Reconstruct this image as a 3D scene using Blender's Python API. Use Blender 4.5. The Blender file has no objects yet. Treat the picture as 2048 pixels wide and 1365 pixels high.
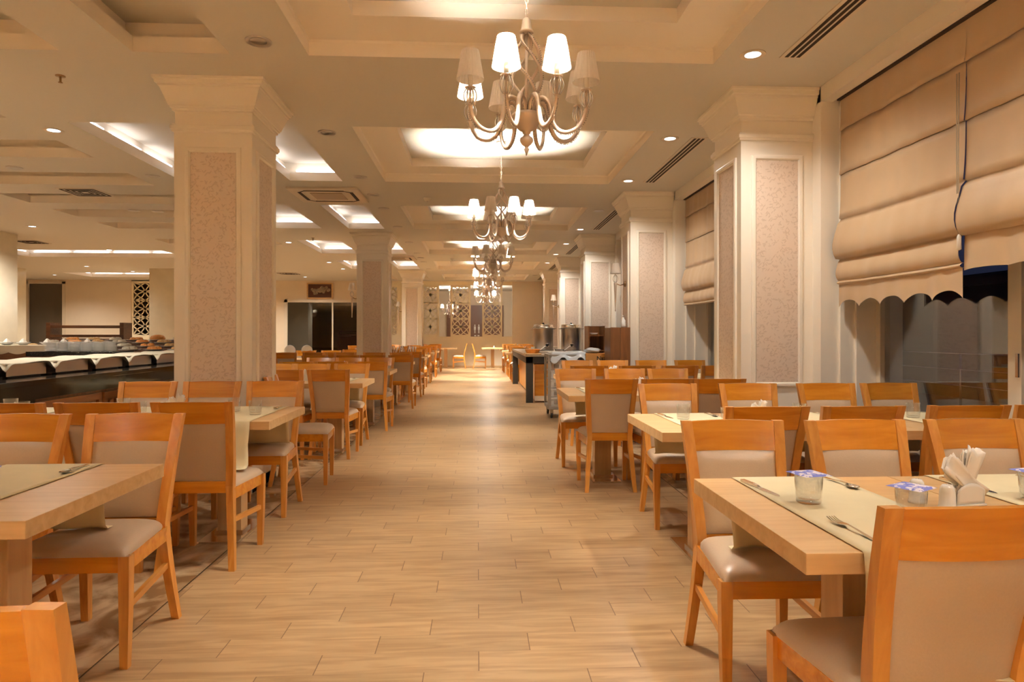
import bpy, bmesh, math, random
from mathutils import Vector, Matrix
random.seed(7)
SC = bpy.context.scene
COL = SC.collection
PI = math.pi
R = math.radians

# ------------------------------------------------------------------ camera, world, exposure
F = 1335.0
cd = bpy.data.cameras.new('camera'); cam = bpy.data.objects.new('camera', cd); COL.objects.link(cam)
cd.sensor_width = 36.0; cd.lens = F / 2048 * 36; cd.shift_y = -14.5 / 2048
cam.location = (0, 0, 1.257); cam.rotation_euler = (R(90), 0, -math.atan(69 / F))
cd.clip_start = 0.05; cd.clip_end = 200
SC.camera = cam
SC.view_settings.view_transform = 'Standard'; SC.view_settings.look = 'None'
SC.view_settings.gamma = 1.0; SC.view_settings.use_curve_mapping = False
SC.view_settings.exposure = 2.05
try:
    SC.cycles.max_bounces = 8; SC.cycles.diffuse_bounces = 5; SC.cycles.sample_clamp_indirect = 6
    SC.cycles.blur_glossy = 0.5; SC.cycles.caustics_reflective = False; SC.cycles.caustics_refractive = False
    SC.cycles.transparent_max_bounces = 12
except Exception: pass
W = bpy.data.worlds.new('dusk'); SC.world = W; W.use_nodes = True
wn = W.node_tree; wn.nodes.clear()
wo = wn.nodes.new('ShaderNodeOutputWorld'); wb = wn.nodes.new('ShaderNodeBackground')
wr = wn.nodes.new('ShaderNodeValToRGB'); wc = wn.nodes.new('ShaderNodeTexCoord'); wsx = wn.nodes.new('ShaderNodeSeparateXYZ')
wn.links.new(wc.outputs['Generated'], wsx.inputs[0]); wn.links.new(wsx.outputs['Z'], wr.inputs[0])
wr.color_ramp.elements[0].position = 0.0; wr.color_ramp.elements[0].color = (.010, .014, .03, 1)
wr.color_ramp.elements[1].position = 0.5; wr.color_ramp.elements[1].color = (.012, .02, .075, 1)
e_ = wr.color_ramp.elements.new(0.12); e_.color = (.05, .06, .13, 1)
wn.links.new(wr.outputs[0], wb.inputs[0]); wb.inputs[1].default_value = .12
wn.links.new(wb.outputs[0], wo.inputs[0])
WARM = (1.0, .955, .85); WARM2 = (1.0, .96, .88); COOL = (.93, .95, 1.0)
GAIN = 1.0
ZC = 3.24

# ------------------------------------------------------------------ materials
def nmat(name):
    m = bpy.data.materials.new(name); m.use_nodes = True
    nt = m.node_tree; b = nt.nodes['Principled BSDF']
    return m, nt, b
def plain(name, col, rough=.5, metal=0, noise=0, bump=0, scale=30, spec=None, coat=0, trans=0, alpha=1):
    m, nt, b = nmat(name)
    b.inputs['Base Color'].default_value = (*col, 1); b.inputs['Roughness'].default_value = rough
    b.inputs['Metallic'].default_value = metal
    if spec is not None: b.inputs['Specular IOR Level'].default_value = spec
    if coat: b.inputs['Coat Weight'].default_value = coat; b.inputs['Coat Roughness'].default_value = .15
    if noise or bump:
        t = nt.nodes.new('ShaderNodeTexCoord'); n = nt.nodes.new('ShaderNodeTexNoise')
        n.inputs['Scale'].default_value = scale; n.inputs['Detail'].default_value = 5
        nt.links.new(t.outputs['Object'], n.inputs['Vector'])
        if noise:
            mx = nt.nodes.new('ShaderNodeMix'); mx.data_type = 'RGBA'
            mx.inputs['A'].default_value = (*[c * (1 - noise) for c in col], 1)
            mx.inputs['B'].default_value = (*[min(1, c * (1 + noise)) for c in col], 1)
            nt.links.new(n.outputs['Fac'], mx.inputs['Factor']); nt.links.new(mx.outputs['Result'], b.inputs['Base Color'])
        if bump:
            bp = nt.nodes.new('ShaderNodeBump'); bp.inputs['Strength'].default_value = bump; bp.inputs['Distance'].default_value = .01
            nt.links.new(n.outputs['Fac'], bp.inputs['Height']); nt.links.new(bp.outputs[0], b.inputs['Normal'])
    return m
def wood(name, c1, c2, axis, rough=.35, scale=1.0, vary=.12, coat=.3):
    m, nt, b = nmat(name)
    t = nt.nodes.new('ShaderNodeTexCoord'); mp = nt.nodes.new('ShaderNodeMapping')
    s = [22 * scale] * 3; s[axis] = 1.6 * scale
    mp.inputs['Scale'].default_value = s
    oi = nt.nodes.new('ShaderNodeObjectInfo')
    ad = nt.nodes.new('ShaderNodeVectorMath'); ad.operation = 'SCALE'; ad.inputs[0].default_value = (7, 11, 5)
    nt.links.new(oi.outputs['Random'], ad.inputs['Scale']); nt.links.new(ad.outputs[0], mp.inputs['Location'])
    n = nt.nodes.new('ShaderNodeTexNoise'); n.inputs['Scale'].default_value = 1.5; n.inputs['Detail'].default_value = 8; n.inputs['Distortion'].default_value = .6
    nt.links.new(t.outputs['Object'], mp.inputs['Vector']); nt.links.new(mp.outputs[0], n.inputs['Vector'])
    r = nt.nodes.new('ShaderNodeValToRGB'); r.color_ramp.elements[0].position = .3; r.color_ramp.elements[1].position = .72
    r.color_ramp.elements[0].color = (*c1, 1); r.color_ramp.elements[1].color = (*c2, 1)
    nt.links.new(n.outputs['Fac'], r.inputs[0])
    hv = nt.nodes.new('ShaderNodeHueSaturation')
    mr = nt.nodes.new('ShaderNodeMapRange'); mr.inputs['To Min'].default_value = 1 - vary; mr.inputs['To Max'].default_value = 1 + vary
    nt.links.new(oi.outputs['Random'], mr.inputs['Value']); nt.links.new(mr.outputs[0], hv.inputs['Value'])
    nt.links.new(r.outputs[0], hv.inputs['Color']); nt.links.new(hv.outputs[0], b.inputs['Base Color'])
    b.inputs['Roughness'].default_value = rough
    b.inputs['Coat Weight'].default_value = coat; b.inputs['Coat Roughness'].default_value = .2
    return m
def emit(name, col, s):
    m, nt, b = nmat(name); b.inputs['Base Color'].default_value = (*col, 1)
    b.inputs['Emission Color'].default_value = (*col, 1); b.inputs['Emission Strength'].default_value = s
    return m

M = {}
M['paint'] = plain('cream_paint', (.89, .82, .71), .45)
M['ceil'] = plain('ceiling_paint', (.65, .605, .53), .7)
M['wallpaint'] = plain('beige_paint', (.74, .62, .47), .7, noise=.04, scale=3)
M['gloss_cream'] = plain('cream_lacquer', (.90, .80, .60), .25)
M['wood_x'] = wood('honey_wood_horizontal', (.52, .17, .010), (.68, .28, .022), 0, rough=.27, scale=.8)
M['wood_z'] = wood('honey_wood_vertical', (.54, .20, .028), (.70, .32, .06), 2, rough=.34)
M['wood_y'] = wood('honey_wood_depth', (.54, .20, .028), (.70, .32, .06), 1, rough=.34)
M['oak'] = wood('light_oak', (.56, .335, .14), (.69, .46, .22), 0, rough=.33, scale=.9, vary=.04, coat=.25)
M['oak_z'] = wood('light_oak_vertical', (.52, .30, .13), (.66, .42, .2), 2, rough=.4, scale=.8, vary=.05)
M['walnut'] = wood('walnut', (.14, .05, .014), (.26, .105, .03), 2, rough=.4, scale=.7)
M['dkwood'] = wood('dark_wood', (.07, .022, .008), (.16, .06, .02), 0, rough=.4)
M['leather'] = plain('taupe_leather', (.52, .385, .265), .34, noise=.05, bump=.06, scale=160)
M['steel'] = plain('brushed_steel', (.55, .50, .45), .28, metal=1)
M['chrome'] = plain('polished_steel', (.78, .74, .68), .15, metal=1)
M['brass'] = plain('antique_brass', (.34, .22, .11), .35, metal=.9)
M['silverpaint'] = plain('champagne_metal', (.60, .47, .36), .32, metal=.45)
M['candle'] = plain('ivory_sleeve', (.85, .78, .66), .5)
M['black'] = plain('black_granite', (.018, .015, .012), .12, noise=.4, scale=90)
M['dark'] = plain('dark_metal', (.03, .025, .02), .5)
M['bead'] = plain('clear_beads', (.85, .80, .74), .08, metal=.55)
M['white'] = plain('white_porcelain', (.80, .78, .74), .2)
M['whiteplastic'] = plain('white_plastic', (.75, .70, .62), .4)
M['napkin'] = plain('white_napkin_paper', (.86, .80, .72), .8, noise=.03, scale=40)
M['bread'] = plain('bread_crust', (.60, .24, .05), .7, noise=.35, scale=40, bump=.3)
M['card'] = plain('orange_cardboard', (.62, .30, .08), .7)
M['ink'] = plain('black_ink', (.02, .015, .012), .6)
M['greyplastic'] = plain('grey_cart_plastic', (.34, .31, .27), .5)
M['plasticfilm'] = plain('pale_blue_film', (.60, .66, .72), .25)
M['bluepaper'] = plain('blue_print', (.13, .14, .52), .6)
M['exterior'] = plain('dark_exterior', (.05, .045, .04), .8, noise=.3, scale=2)
M['outfloor'] = plain('terrace_floor', (.10, .085, .07), .4, noise=.2, scale=4)
M['ventbeige'] = plain('vent_beige', (.70, .60, .48), .5)
M['slot'] = plain('slot_dark', (.035, .018, .010), .8)
M['frame'] = plain('window_frame_beige', (.70, .60, .47), .4)
M['bread2'] = plain('salad_mix', (.55, .33, .12), .7, noise=.5, scale=60)
M['door_br'] = plain('brown_door', (.16, .075, .045), .4, noise=.1, scale=8)
M['cloth_w'] = plain('off_white_cloth', (.48, .42, .32), .85, noise=.05, scale=20)

def cloth(name, col, rough, vscale, bump=.12):
    m, nt, b = nmat(name)
    t = nt.nodes.new('ShaderNodeTexCoord'); n = nt.nodes.new('ShaderNodeTexNoise'); n.inputs['Scale'].default_value = vscale; n.inputs['Detail'].default_value = 3
    w = nt.nodes.new('ShaderNodeTexWave'); w.inputs['Scale'].default_value = 220; w.bands_direction = 'DIAGONAL'
    nt.links.new(t.outputs['Object'], n.inputs['Vector']); nt.links.new(t.outputs['Object'], w.inputs['Vector'])
    mx = nt.nodes.new('ShaderNodeMix'); mx.data_type = 'RGBA'
    mx.inputs['A'].default_value = (*[c * .88 for c in col], 1); mx.inputs['B'].default_value = (*[min(1, c * 1.1) for c in col], 1)
    nt.links.new(n.outputs['Fac'], mx.inputs['Factor']); nt.links.new(mx.outputs['Result'], b.inputs['Base Color'])
    bp = nt.nodes.new('ShaderNodeBump'); bp.inputs['Strength'].default_value = bump; bp.inputs['Distance'].default_value = .002
    nt.links.new(w.outputs['Fac'], bp.inputs['Height']); nt.links.new(bp.outputs[0], b.inputs['Normal'])
    b.inputs['Roughness'].default_value = rough; b.inputs['Sheen Weight'].default_value = .15
    return m
M['runner'] = cloth('pale_yellow_linen', (.68, .575, .35), .75, 6)
M['blind'] = cloth('tan_satin_blind', (.52, .36, .21), .5, 3, .05)

# damask wallpaper
def wallpaper():
    m, nt, b = nmat('leaf_wallpaper')
    t = nt.nodes.new('ShaderNodeTexCoord'); outs = []
    for rot, sc_ in (((.75, .75, 0), (17, 17, 60)), ((-.8, -.8, 0), (19, 19, 66)), ((.15, .1, 0), (15, 15, 52))):
        m0 = nt.nodes.new('ShaderNodeMapping'); m0.inputs['Rotation'].default_value = rot; nt.links.new(t.outputs['Object'], m0.inputs[0])
        m1 = nt.nodes.new('ShaderNodeMapping'); m1.inputs['Scale'].default_value = sc_; nt.links.new(m0.outputs[0], m1.inputs[0])
        v = nt.nodes.new('ShaderNodeTexVoronoi'); v.inputs['Scale'].default_value = 1; nt.links.new(m1.outputs[0], v.inputs['Vector']); outs.append(v.outputs['Distance'])
    x = outs[0]
    for o2 in outs[1:]:
        mn = nt.nodes.new('ShaderNodeMath'); mn.operation = 'MINIMUM'; nt.links.new(x, mn.inputs[0]); nt.links.new(o2, mn.inputs[1]); x = mn.outputs[0]
    r = nt.nodes.new('ShaderNodeValToRGB'); r.color_ramp.elements[0].position = .22; r.color_ramp.elements[1].position = .30
    r.color_ramp.elements[0].color = (.62, .49, .39, 1); r.color_ramp.elements[1].color = (.73, .60, .495, 1)
    nt.links.new(x, r.inputs[0]); nt.links.new(r.outputs[0], b.inputs['Base Color'])
    b.inputs['Roughness'].default_value = .42
    return m
M['paper'] = wallpaper()

def floor_mat():
    m, nt, b = nmat('wood_look_tiles')
    L = nt.links.new
    def math_(op, a, bb=None, c=None):
        n = nt.nodes.new('ShaderNodeMath'); n.operation = op
        for i, v in enumerate((a, bb, c)):
            if v is None: continue
            if isinstance(v, (int, float)): n.inputs[i].default_value = v
            else: L(v, n.inputs[i])
        return n.outputs[0]
    g = nt.nodes.new('ShaderNodeNewGeometry'); s = nt.nodes.new('ShaderNodeSeparateXYZ'); L(g.outputs['Position'], s.inputs[0])
    ry = math_('DIVIDE', math_('SUBTRACT', s.outputs['Y'], 2.489), .1535)
    row = math_('FLOOR', ry); fy = math_('FRACT', ry)
    rx = math_('SUBTRACT', math_('DIVIDE', math_('SUBTRACT', s.outputs['X'], .005), .61), math_('DIVIDE', row, 3))
    col = math_('FLOOR', rx); fx = math_('FRACT', rx)
    dx = math_('MULTIPLY', math_('MINIMUM', fx, math_('SUBTRACT', 1, fx)), .61)
    dy = math_('MULTIPLY', math_('MINIMUM', fy, math_('SUBTRACT', 1, fy)), .1535)
    jx = math_('LESS_THAN', dx, .0021); jy = math_('LESS_THAN', dy, .0011)
    cb = nt.nodes.new('ShaderNodeCombineXYZ'); L(row, cb.inputs[0]); L(col, cb.inputs[1])
    wn_ = nt.nodes.new('ShaderNodeTexWhiteNoise'); L(cb.outputs[0], wn_.inputs['Vector'])
    cv = nt.nodes.new('ShaderNodeCombineXYZ'); L(math_('MULTIPLY', s.outputs['X'], 1.6), cv.inputs[0]); L(math_('MULTIPLY', s.outputs['Y'], 16), cv.inputs[1]); L(math_('MULTIPLY', wn_.outputs['Value'], 30), cv.inputs[2])
    n = nt.nodes.new('ShaderNodeTexNoise'); n.inputs['Scale'].default_value = 1.6; n.inputs['Detail'].default_value = 8; n.inputs['Distortion'].default_value = .8; L(cv.outputs[0], n.inputs['Vector'])
    r = nt.nodes.new('ShaderNodeValToRGB'); r.color_ramp.elements[0].position = .22; r.color_ramp.elements[1].position = .62
    r.color_ramp.elements[0].color = (.25, .135, .056, 1); r.color_ramp.elements[1].color = (.425, .27, .135, 1); L(n.outputs['Fac'], r.inputs[0])
    hv = nt.nodes.new('ShaderNodeHueSaturation'); L(r.outputs[0], hv.inputs['Color']); L(math_('ADD', math_('MULTIPLY', wn_.outputs['Value'], .16), .92), hv.inputs['Value'])
    mxj = nt.nodes.new('ShaderNodeMix'); mxj.data_type = 'RGBA'; mxj.inputs['B'].default_value = (.12, .05, .018, 1)
    L(hv.outputs[0], mxj.inputs['A']); L(math_('MAXIMUM', math_('MULTIPLY', jx, .9), math_('MULTIPLY', jy, .35)), mxj.inputs['Factor'])
    # polished marble strips beside the aisle
    n2 = nt.nodes.new('ShaderNodeTexNoise'); n2.inputs['Scale'].default_value = 3.2; n2.inputs['Detail'].default_value = 9; n2.inputs['Distortion'].default_value = 1.6; L(g.outputs['Position'], n2.inputs['Vector'])
    r2 = nt.nodes.new('ShaderNodeValToRGB'); r2.color_ramp.elements[0].position = .36; r2.color_ramp.elements[1].position = .62
    r2.color_ramp.elements[0].color = (.24, .13, .055, 1); r2.color_ramp.elements[1].color = (.58, .40, .23, 1); L(n2.outputs['Fac'], r2.inputs[0])
    out = math_('MAXIMUM', math_('LESS_THAN', s.outputs['X'], -1.45), math_('GREATER_THAN', s.outputs['X'], 1.6))
    mx2 = nt.nodes.new('ShaderNodeMix'); mx2.data_type = 'RGBA'; L(out, mx2.inputs['Factor']); L(mxj.outputs['Result'], mx2.inputs['A']); L(r2.outputs[0], mx2.inputs['B'])
    ln = math_('MAXIMUM', math_('LESS_THAN', math_('ABSOLUTE', math_('ADD', s.outputs['X'], 1.45)), .004), math_('LESS_THAN', math_('ABSOLUTE', math_('SUBTRACT', s.outputs['X'], 1.6)), .004))
    mx3 = nt.nodes.new('ShaderNodeMix'); mx3.data_type = 'RGBA'; L(ln, mx3.inputs['Factor']); L(mx2.outputs['Result'], mx3.inputs['A']); mx3.inputs['B'].default_value = (.07, .035, .015, 1)
    L(mx3.outputs['Result'], b.inputs['Base Color'])
    L(math_('SUBTRACT', .32, math_('MULTIPLY', out, .20)), b.inputs['Roughness'])
    bp = nt.nodes.new('ShaderNodeBump'); bp.inputs['Strength'].default_value = .25; bp.inputs['Distance'].default_value = .002; L(math_('MULTIPLY', n.outputs['Fac'], math_('SUBTRACT', 1, out)), bp.inputs['Height']); L(bp.outputs[0], b.inputs['Normal'])
    return m
M['floor'] = floor_mat()

def glassmat(name, tint=(1, 1, 1), base=.06, rough=.0):
    m = bpy.data.materials.new(name); m.use_nodes = True; nt = m.node_tree; nt.nodes.clear()
    o = nt.nodes.new('ShaderNodeOutputMaterial'); mx = nt.nodes.new('ShaderNodeMixShader'); tr = nt.nodes.new('ShaderNodeBsdfTransparent'); gl = nt.nodes.new('ShaderNodeBsdfGlossy')
    lw = nt.nodes.new('ShaderNodeLayerWeight'); lw.inputs[0].default_value = .5; fr = nt.nodes.new('ShaderNodeMath'); fr.operation = 'POWER'; fr.inputs[1].default_value = 4; nt.links.new(lw.outputs['Facing'], fr.inputs[0])
    ad = nt.nodes.new('ShaderNodeMath'); ad.operation = 'ADD'; ad.inputs[1].default_value = base; ad.use_clamp = True
    tr.inputs[0].default_value = (*tint, 1); gl.inputs['Roughness'].default_value = rough; gl.inputs[0].default_value = (1, 1, 1, 1)
    nt.links.new(fr.outputs[0], ad.inputs[0]); nt.links.new(ad.outputs[0], mx.inputs[0]); nt.links.new(tr.outputs[0], mx.inputs[1]); nt.links.new(gl.outputs[0], mx.inputs[2]); nt.links.new(mx.outputs[0], o.inputs[0])
    return m
M['glass'] = glassmat('window_glass', (.9, .92, .92), .12)
M['darkglass'] = glassmat('smoked_glass', (.35, .3, .25), .16)
M['tumbler'] = glassmat('drinking_glass', (.95, .95, .95), .10)

def shademat(name, col, es):
    m = bpy.data.materials.new(name); m.use_nodes = True; nt = m.node_tree; nt.nodes.clear()
    o = nt.nodes.new('ShaderNodeOutputMaterial'); d = nt.nodes.new('ShaderNodeBsdfDiffuse'); t = nt.nodes.new('ShaderNodeBsdfTranslucent')
    mx = nt.nodes.new('ShaderNodeMixShader'); mx.inputs[0].default_value = .45
    d.inputs[0].default_value = (*col, 1); t.inputs[0].default_value = (*col, 1)
    nt.links.new(d.outputs[0], mx.inputs[1]); nt.links.new(t.outputs[0], mx.inputs[2])
    if es:
        e = nt.nodes.new('ShaderNodeEmission'); e.inputs[0].default_value = (1, .86, .66, 1); e.inputs[1].default_value = es
        a = nt.nodes.new('ShaderNodeAddShader'); nt.links.new(mx.outputs[0], a.inputs[0]); nt.links.new(e.outputs[0], a.inputs[1]); nt.links.new(a.outputs[0], o.inputs[0])
    else: nt.links.new(mx.outputs[0], o.inputs[0])
    return m
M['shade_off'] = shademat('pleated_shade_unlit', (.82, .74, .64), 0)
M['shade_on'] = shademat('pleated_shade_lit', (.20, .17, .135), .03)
M['bulb'] = emit('lit_bulb', (1, .88, .7), 4)
M['led_w'] = emit('cove_led', (.92, .93, 1.0), 1.5)
M['dl_on'] = emit('downlight_warm', (1, .90, .82), 2)
M['dl_cool'] = emit('downlight_cool', (.80, .93, 1.0), 2)

# ------------------------------------------------------------------ mesh helpers
class MB:
    def __init__(s): s.v = []; s.f = []; s.sm = []
    def add(s, vs, fs, smooth=False):
        o = len(s.v); s.v += [tuple(p) for p in vs]; s.f += [tuple(i + o for i in f) for f in fs]; s.sm += [smooth] * len(fs); return s
    def box(s, x0, x1, y0, y1, z0, z1, mat=None, bev=0):
        if bev:
            b = min(bev, (x1 - x0) / 2.2, (y1 - y0) / 2.2, (z1 - z0) / 2.2)
            bm = bmesh.new(); bmesh.ops.create_cube(bm, size=1)
            for v in bm.verts:
                v.co = Vector(((x0 + x1) / 2 + v.co.x * (x1 - x0), (y0 + y1) / 2 + v.co.y * (y1 - y0), (z0 + z1) / 2 + v.co.z * (z1 - z0)))
            bmesh.ops.bevel(bm, geom=bm.edges[:], offset=b, segments=2, profile=.7, affect='EDGES')
            bm.verts.index_update()
            vs = [(mat @ v.co if mat else v.co) for v in bm.verts]; fs = [[v.index for v in f.verts] for f in bm.faces]; bm.free()
            return s.add(vs, fs)
        vs = [Vector(p) for p in ((x0, y0, z0), (x1, y0, z0), (x1, y1, z0), (x0, y1, z0), (x0, y0, z1), (x1, y0, z1), (x1, y1, z1), (x0, y1, z1))]
        if mat: vs = [mat @ p for p in vs]
        return s.add(vs, [(0, 3, 2, 1), (4, 5, 6, 7), (0, 1, 5, 4), (1, 2, 6, 5), (2, 3, 7, 6), (3, 0, 4, 7)])
    def loft(s, rings, cap=True, smooth=False, closed=True):
        n = len(rings[0]); vs = [p for r in rings for p in r]; fs = []
        for i in range(len(rings) - 1):
            for j in range(n if closed else n - 1):
                k = (j + 1) % n; fs.append((i * n + j, i * n + k, (i + 1) * n + k, (i + 1) * n + j))
        o = len(fs)
        s.add(vs, fs, smooth)
        if cap and closed:
            b = len(s.v) - len(vs)
            s.f.append(tuple(b + j for j in reversed(range(n)))); s.f.append(tuple(b + (len(rings) - 1) * n + j for j in range(n))); s.sm += [False, False]
        return s
    def rects(s, specs, smooth=False):   # list of (cx, cy, z, hx, hy)
        return s.loft([[(cx - hx, cy - hy, z), (cx + hx, cy - hy, z), (cx + hx, cy + hy, z), (cx - hx, cy + hy, z)] for cx, cy, z, hx, hy in specs], True, smooth)
    def lathe(s, prof, cx=0, cy=0, cz=0, n=20, smooth=True, cap=True, squash=1):
        rings = [[(cx + r * math.cos(2 * PI * j / n), cy + squash * r * math.sin(2 * PI * j / n), cz + z) for j in range(n)] for r, z in prof]
        return s.loft(rings, cap, smooth)
    def tube(s, pts, r, n=8, smooth=True, cap=True):
        P = [Vector(p) for p in pts]; rings = []; up = Vector((0, 0, 1)); prev = None
        for i, p in enumerate(P):
            t = (P[min(i + 1, len(P) - 1)] - P[max(i - 1, 0)]).normalized()
            if prev is None:
                a = t.cross(up)
                if a.length < .1: a = t.cross(Vector((1, 0, 0)))
            else: a = prev - t * prev.dot(t)
            a.normalize(); prev = a; b = t.cross(a)
            rr = r[i] if isinstance(r, (list, tuple)) else r
            rings.append([p + (a * math.cos(2 * PI * j / n) + b * math.sin(2 * PI * j / n)) * rr for j in range(n)])
        return s.loft(rings, cap, smooth)
    def grid(s, fn, nu, nv, smooth=True):
        vs = [fn(i / nu, j / nv) for j in range(nv + 1) for i in range(nu + 1)]
        fs = [(j * (nu + 1) + i, j * (nu + 1) + i + 1, (j + 1) * (nu + 1) + i + 1, (j + 1) * (nu + 1) + i) for j in range(nv) for i in range(nu)]
        return s.add(vs, fs, smooth)
    def build(s, name, mat, parent=None, loc=(0, 0, 0), rz=0):
        me = bpy.data.meshes.new(name); me.from_pydata(s.v, [], s.f)
        me.polygons.foreach_set('use_smooth', s.sm)
        me.materials.append(mat if not isinstance(mat, str) else M[mat]); me.update()
        bm = bmesh.new(); bm.from_mesh(me); bmesh.ops.recalc_face_normals(bm, faces=bm.faces[:]); bm.to_mesh(me); bm.free()
        o = bpy.data.objects.new(name, me); COL.objects.link(o)
        if parent: o.parent = parent
        o.location = loc; o.rotation_euler.z = rz
        return o
def tag(o, label=None, cat=None, group=None, kind=None):
    if label: o['label'] = label
    if cat: o['category'] = cat
    if group: o['group'] = group
    if kind: o['kind'] = kind
    return o
def empty(name, label, cat, loc=(0, 0, 0), rz=0, group=None):
    o = bpy.data.objects.new(name, None); COL.objects.link(o); o.location = loc; o.rotation_euler.z = rz; o.empty_display_size = .1
    return tag(o, label, cat, group)
def struct(mb, name, mat): return tag(mb.build(name, mat), kind='structure')
def copy_tree(o, loc=None, rz=None, label=None, parent=None, group=None):
    c = o.copy(); COL.objects.link(c); c.parent = parent
    if loc is not None: c.location = loc
    if rz is not None: c.rotation_euler.z = rz
    if label: c['label'] = label
    if group: c['group'] = group
    for ch in o.children: copy_tree(ch, parent=c)
    return c
class Kind:   # first placement uses the prototype itself, later ones copy it
    def __init__(s, proto): s.p = proto; s.used = False
    def put(s, loc, rz=0, label=None, group=None):
        if not s.used:
            s.used = True; o = s.p; o.location = loc; o.rotation_euler.z = rz
            if label: o['label'] = label
            if group: o['group'] = group
            return o
        return copy_tree(s.p, loc, rz, label, None, group)
def light(name, kind, loc, power, col, size=.05, rot=None, parent=None, **kw):
    l = bpy.data.lights.new(name, kind); l.energy = power * GAIN; l.color = col
    if kind == 'AREA':
        l.size = size
        if 'sy' in kw: l.shape = 'RECTANGLE'; l.size_y = kw['sy']
    else: l.shadow_soft_size = size
    if kind == 'SPOT': l.spot_size = kw.get('angle', R(130)); l.spot_blend = .9
    o = bpy.data.objects.new(name, l); COL.objects.link(o); o.location = loc
    if rot: o.rotation_euler = rot
    if parent: o.parent = parent
    return o
ORD = ['first', 'second', 'third', 'fourth', 'fifth', 'sixth', 'seventh', 'eighth', 'ninth', 'tenth', 'eleventh', 'twelfth']

# ------------------------------------------------------------------ structure
XL, YB, YF = -17.0, -11.0, 25.3
struct(MB().box(XL - .2, 3.4, YB, YF + 6, -.1, 0), 'floor', 'floor')

# ceiling with recesses: holes (x0,x1,y0,y1,depth,style)
holes = []
for k in range(-3, 6):
    y0, y1 = 2.50 + 3.95 * k, 4.82 + 3.95 * k
    if y0 < YB: continue
    holes.append((-1.2, 1.73, y0, min(y1, YF - .6), 'two'))
    holes.append((-2.42, -1.75, y0, y1, 'cove')); holes.append((-3.83, -2.92, y0, y1, 'cove'))
for ye in (3.6, 5.0, 6.35, 7.75, 9.15, 10.45, 11.65, 12.9, 15.0):
    holes.append((-6.75, -4.31, ye - .68, ye, 'cove'))
holes += [(-11.5, -7.5, 16.3, 17.8, 'cove'), (-13.4, -9.3, 22.3, 24.0, 'cove'), (-11.8, -8.6, 8.9, 11.5, 'cove'), (-11.8, -7.6, 3, 6, 'cove')]
def ceiling():
    X = sorted({XL - .2, 3.4} | {h[0] for h in holes} | {h[1] for h in holes}); Y = sorted({YB, YF} | {h[2] for h in holes} | {h[3] for h in holes})
    mb = MB()
    for i in range(len(X) - 1):
        for j in range(len(Y) - 1):
            cx, cy = (X[i] + X[i + 1]) / 2, (Y[j] + Y[j + 1]) / 2
            if any(h[0] < cx < h[1] and h[2] < cy < h[3] for h in holes): continue
            mb.add([(X[i], Y[j], ZC), (X[i + 1], Y[j], ZC), (X[i + 1], Y[j + 1], ZC), (X[i], Y[j + 1], ZC)], [(0, 1, 2, 3)])
    mt = MB()
    def ring(a, za, b, zb):   # rect a at za to rect b at zb
        va = [(a[0], a[2], za), (a[1], a[2], za), (a[1], a[3], za), (a[0], a[3], za)]
        vb = [(b[0], b[2], zb), (b[1], b[2], zb), (b[1], b[3], zb), (b[0], b[3], zb)]
        mt.add(va + vb, [(i, (i + 1) % 4, 4 + (i + 1) % 4, 4 + i) for i in range(4)])
    for h in holes:
        a = h[:4]
        if h[4] == 'two':
            inn = (-.82, 1.34, h[2] + .39, h[3] - .39)
            ring(a, ZC, a, ZC + .095); ring(a, ZC + .095, (a[0] + .012, a[1] - .012, a[2] + .012, a[3] - .012), ZC + .11)
            ring((a[0] + .012, a[1] - .012, a[2] + .012, a[3] - .012), ZC + .11, inn, ZC + .11)
            ring(inn, ZC + .11, inn, ZC + .21)
            top = inn; zt = ZC + .21
        else:
            o = (a[0] - .10, a[1] + .10, a[2] - .10, a[3] + .10)
            ring(a, ZC, a, ZC + .11); ring(a, ZC + .11, o, ZC + .11); ring(o, ZC + .11, o, ZC + .25)
            top = o; zt = ZC + .25
        mb.add([(top[0], top[2], zt), (top[1], top[2], zt), (top[1], top[3], zt), (top[0], top[3], zt)], [(0, 1, 2, 3)])
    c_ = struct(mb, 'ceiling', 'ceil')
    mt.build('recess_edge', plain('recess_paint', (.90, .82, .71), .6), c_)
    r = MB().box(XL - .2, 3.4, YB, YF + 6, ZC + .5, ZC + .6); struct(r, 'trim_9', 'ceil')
ceiling()
# LED strips hidden on the cove ledges
led_n = 0
def cove(h, sides):
    global led_n
    root = empty('cove_light', 'white cove light strip glowing in recessed ceiling panel %s of the left hall' % ORD[min(led_n, 11)], 'cove light', (0, 0, 0), 0, 'cove lights in the left hall ceiling recesses')
    led_n += 1
    z = ZC + .125
    if 'L' in sides:
        n = 3; s = (h[3] - h[2]) / n
        for i in range(n): MB().box(h[0] - .06, h[0] - .035, h[2] + s * i + .1, h[2] + s * (i + 1) - .1, z, z + .02).build('light_strip', 'led_w', root)
    if 'F' in sides:
        n = max(1, round((h[1] - h[0]) / 1.0)); s = (h[1] - h[0]) / n
        for i in range(n): MB().box(h[0] + s * i + .07, h[0] + s * (i + 1) - .07, h[3] + .035, h[3] + .06, z, z + .02).build('light_strip', 'led_w', root)
    if 'N' in sides: MB().box(h[0] + .05, h[1] - .05, h[2] - .06, h[2] - .035, z, z + .02).build('light_strip', 'led_w', root)
    if 'R' in sides: MB().box(h[1] + .035, h[1] + .06, h[2] + .1, h[3] - .1, z, z + .02).build('light_strip', 'led_w', root)
    return root
seen = {}
COVE_WHERE = []
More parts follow.
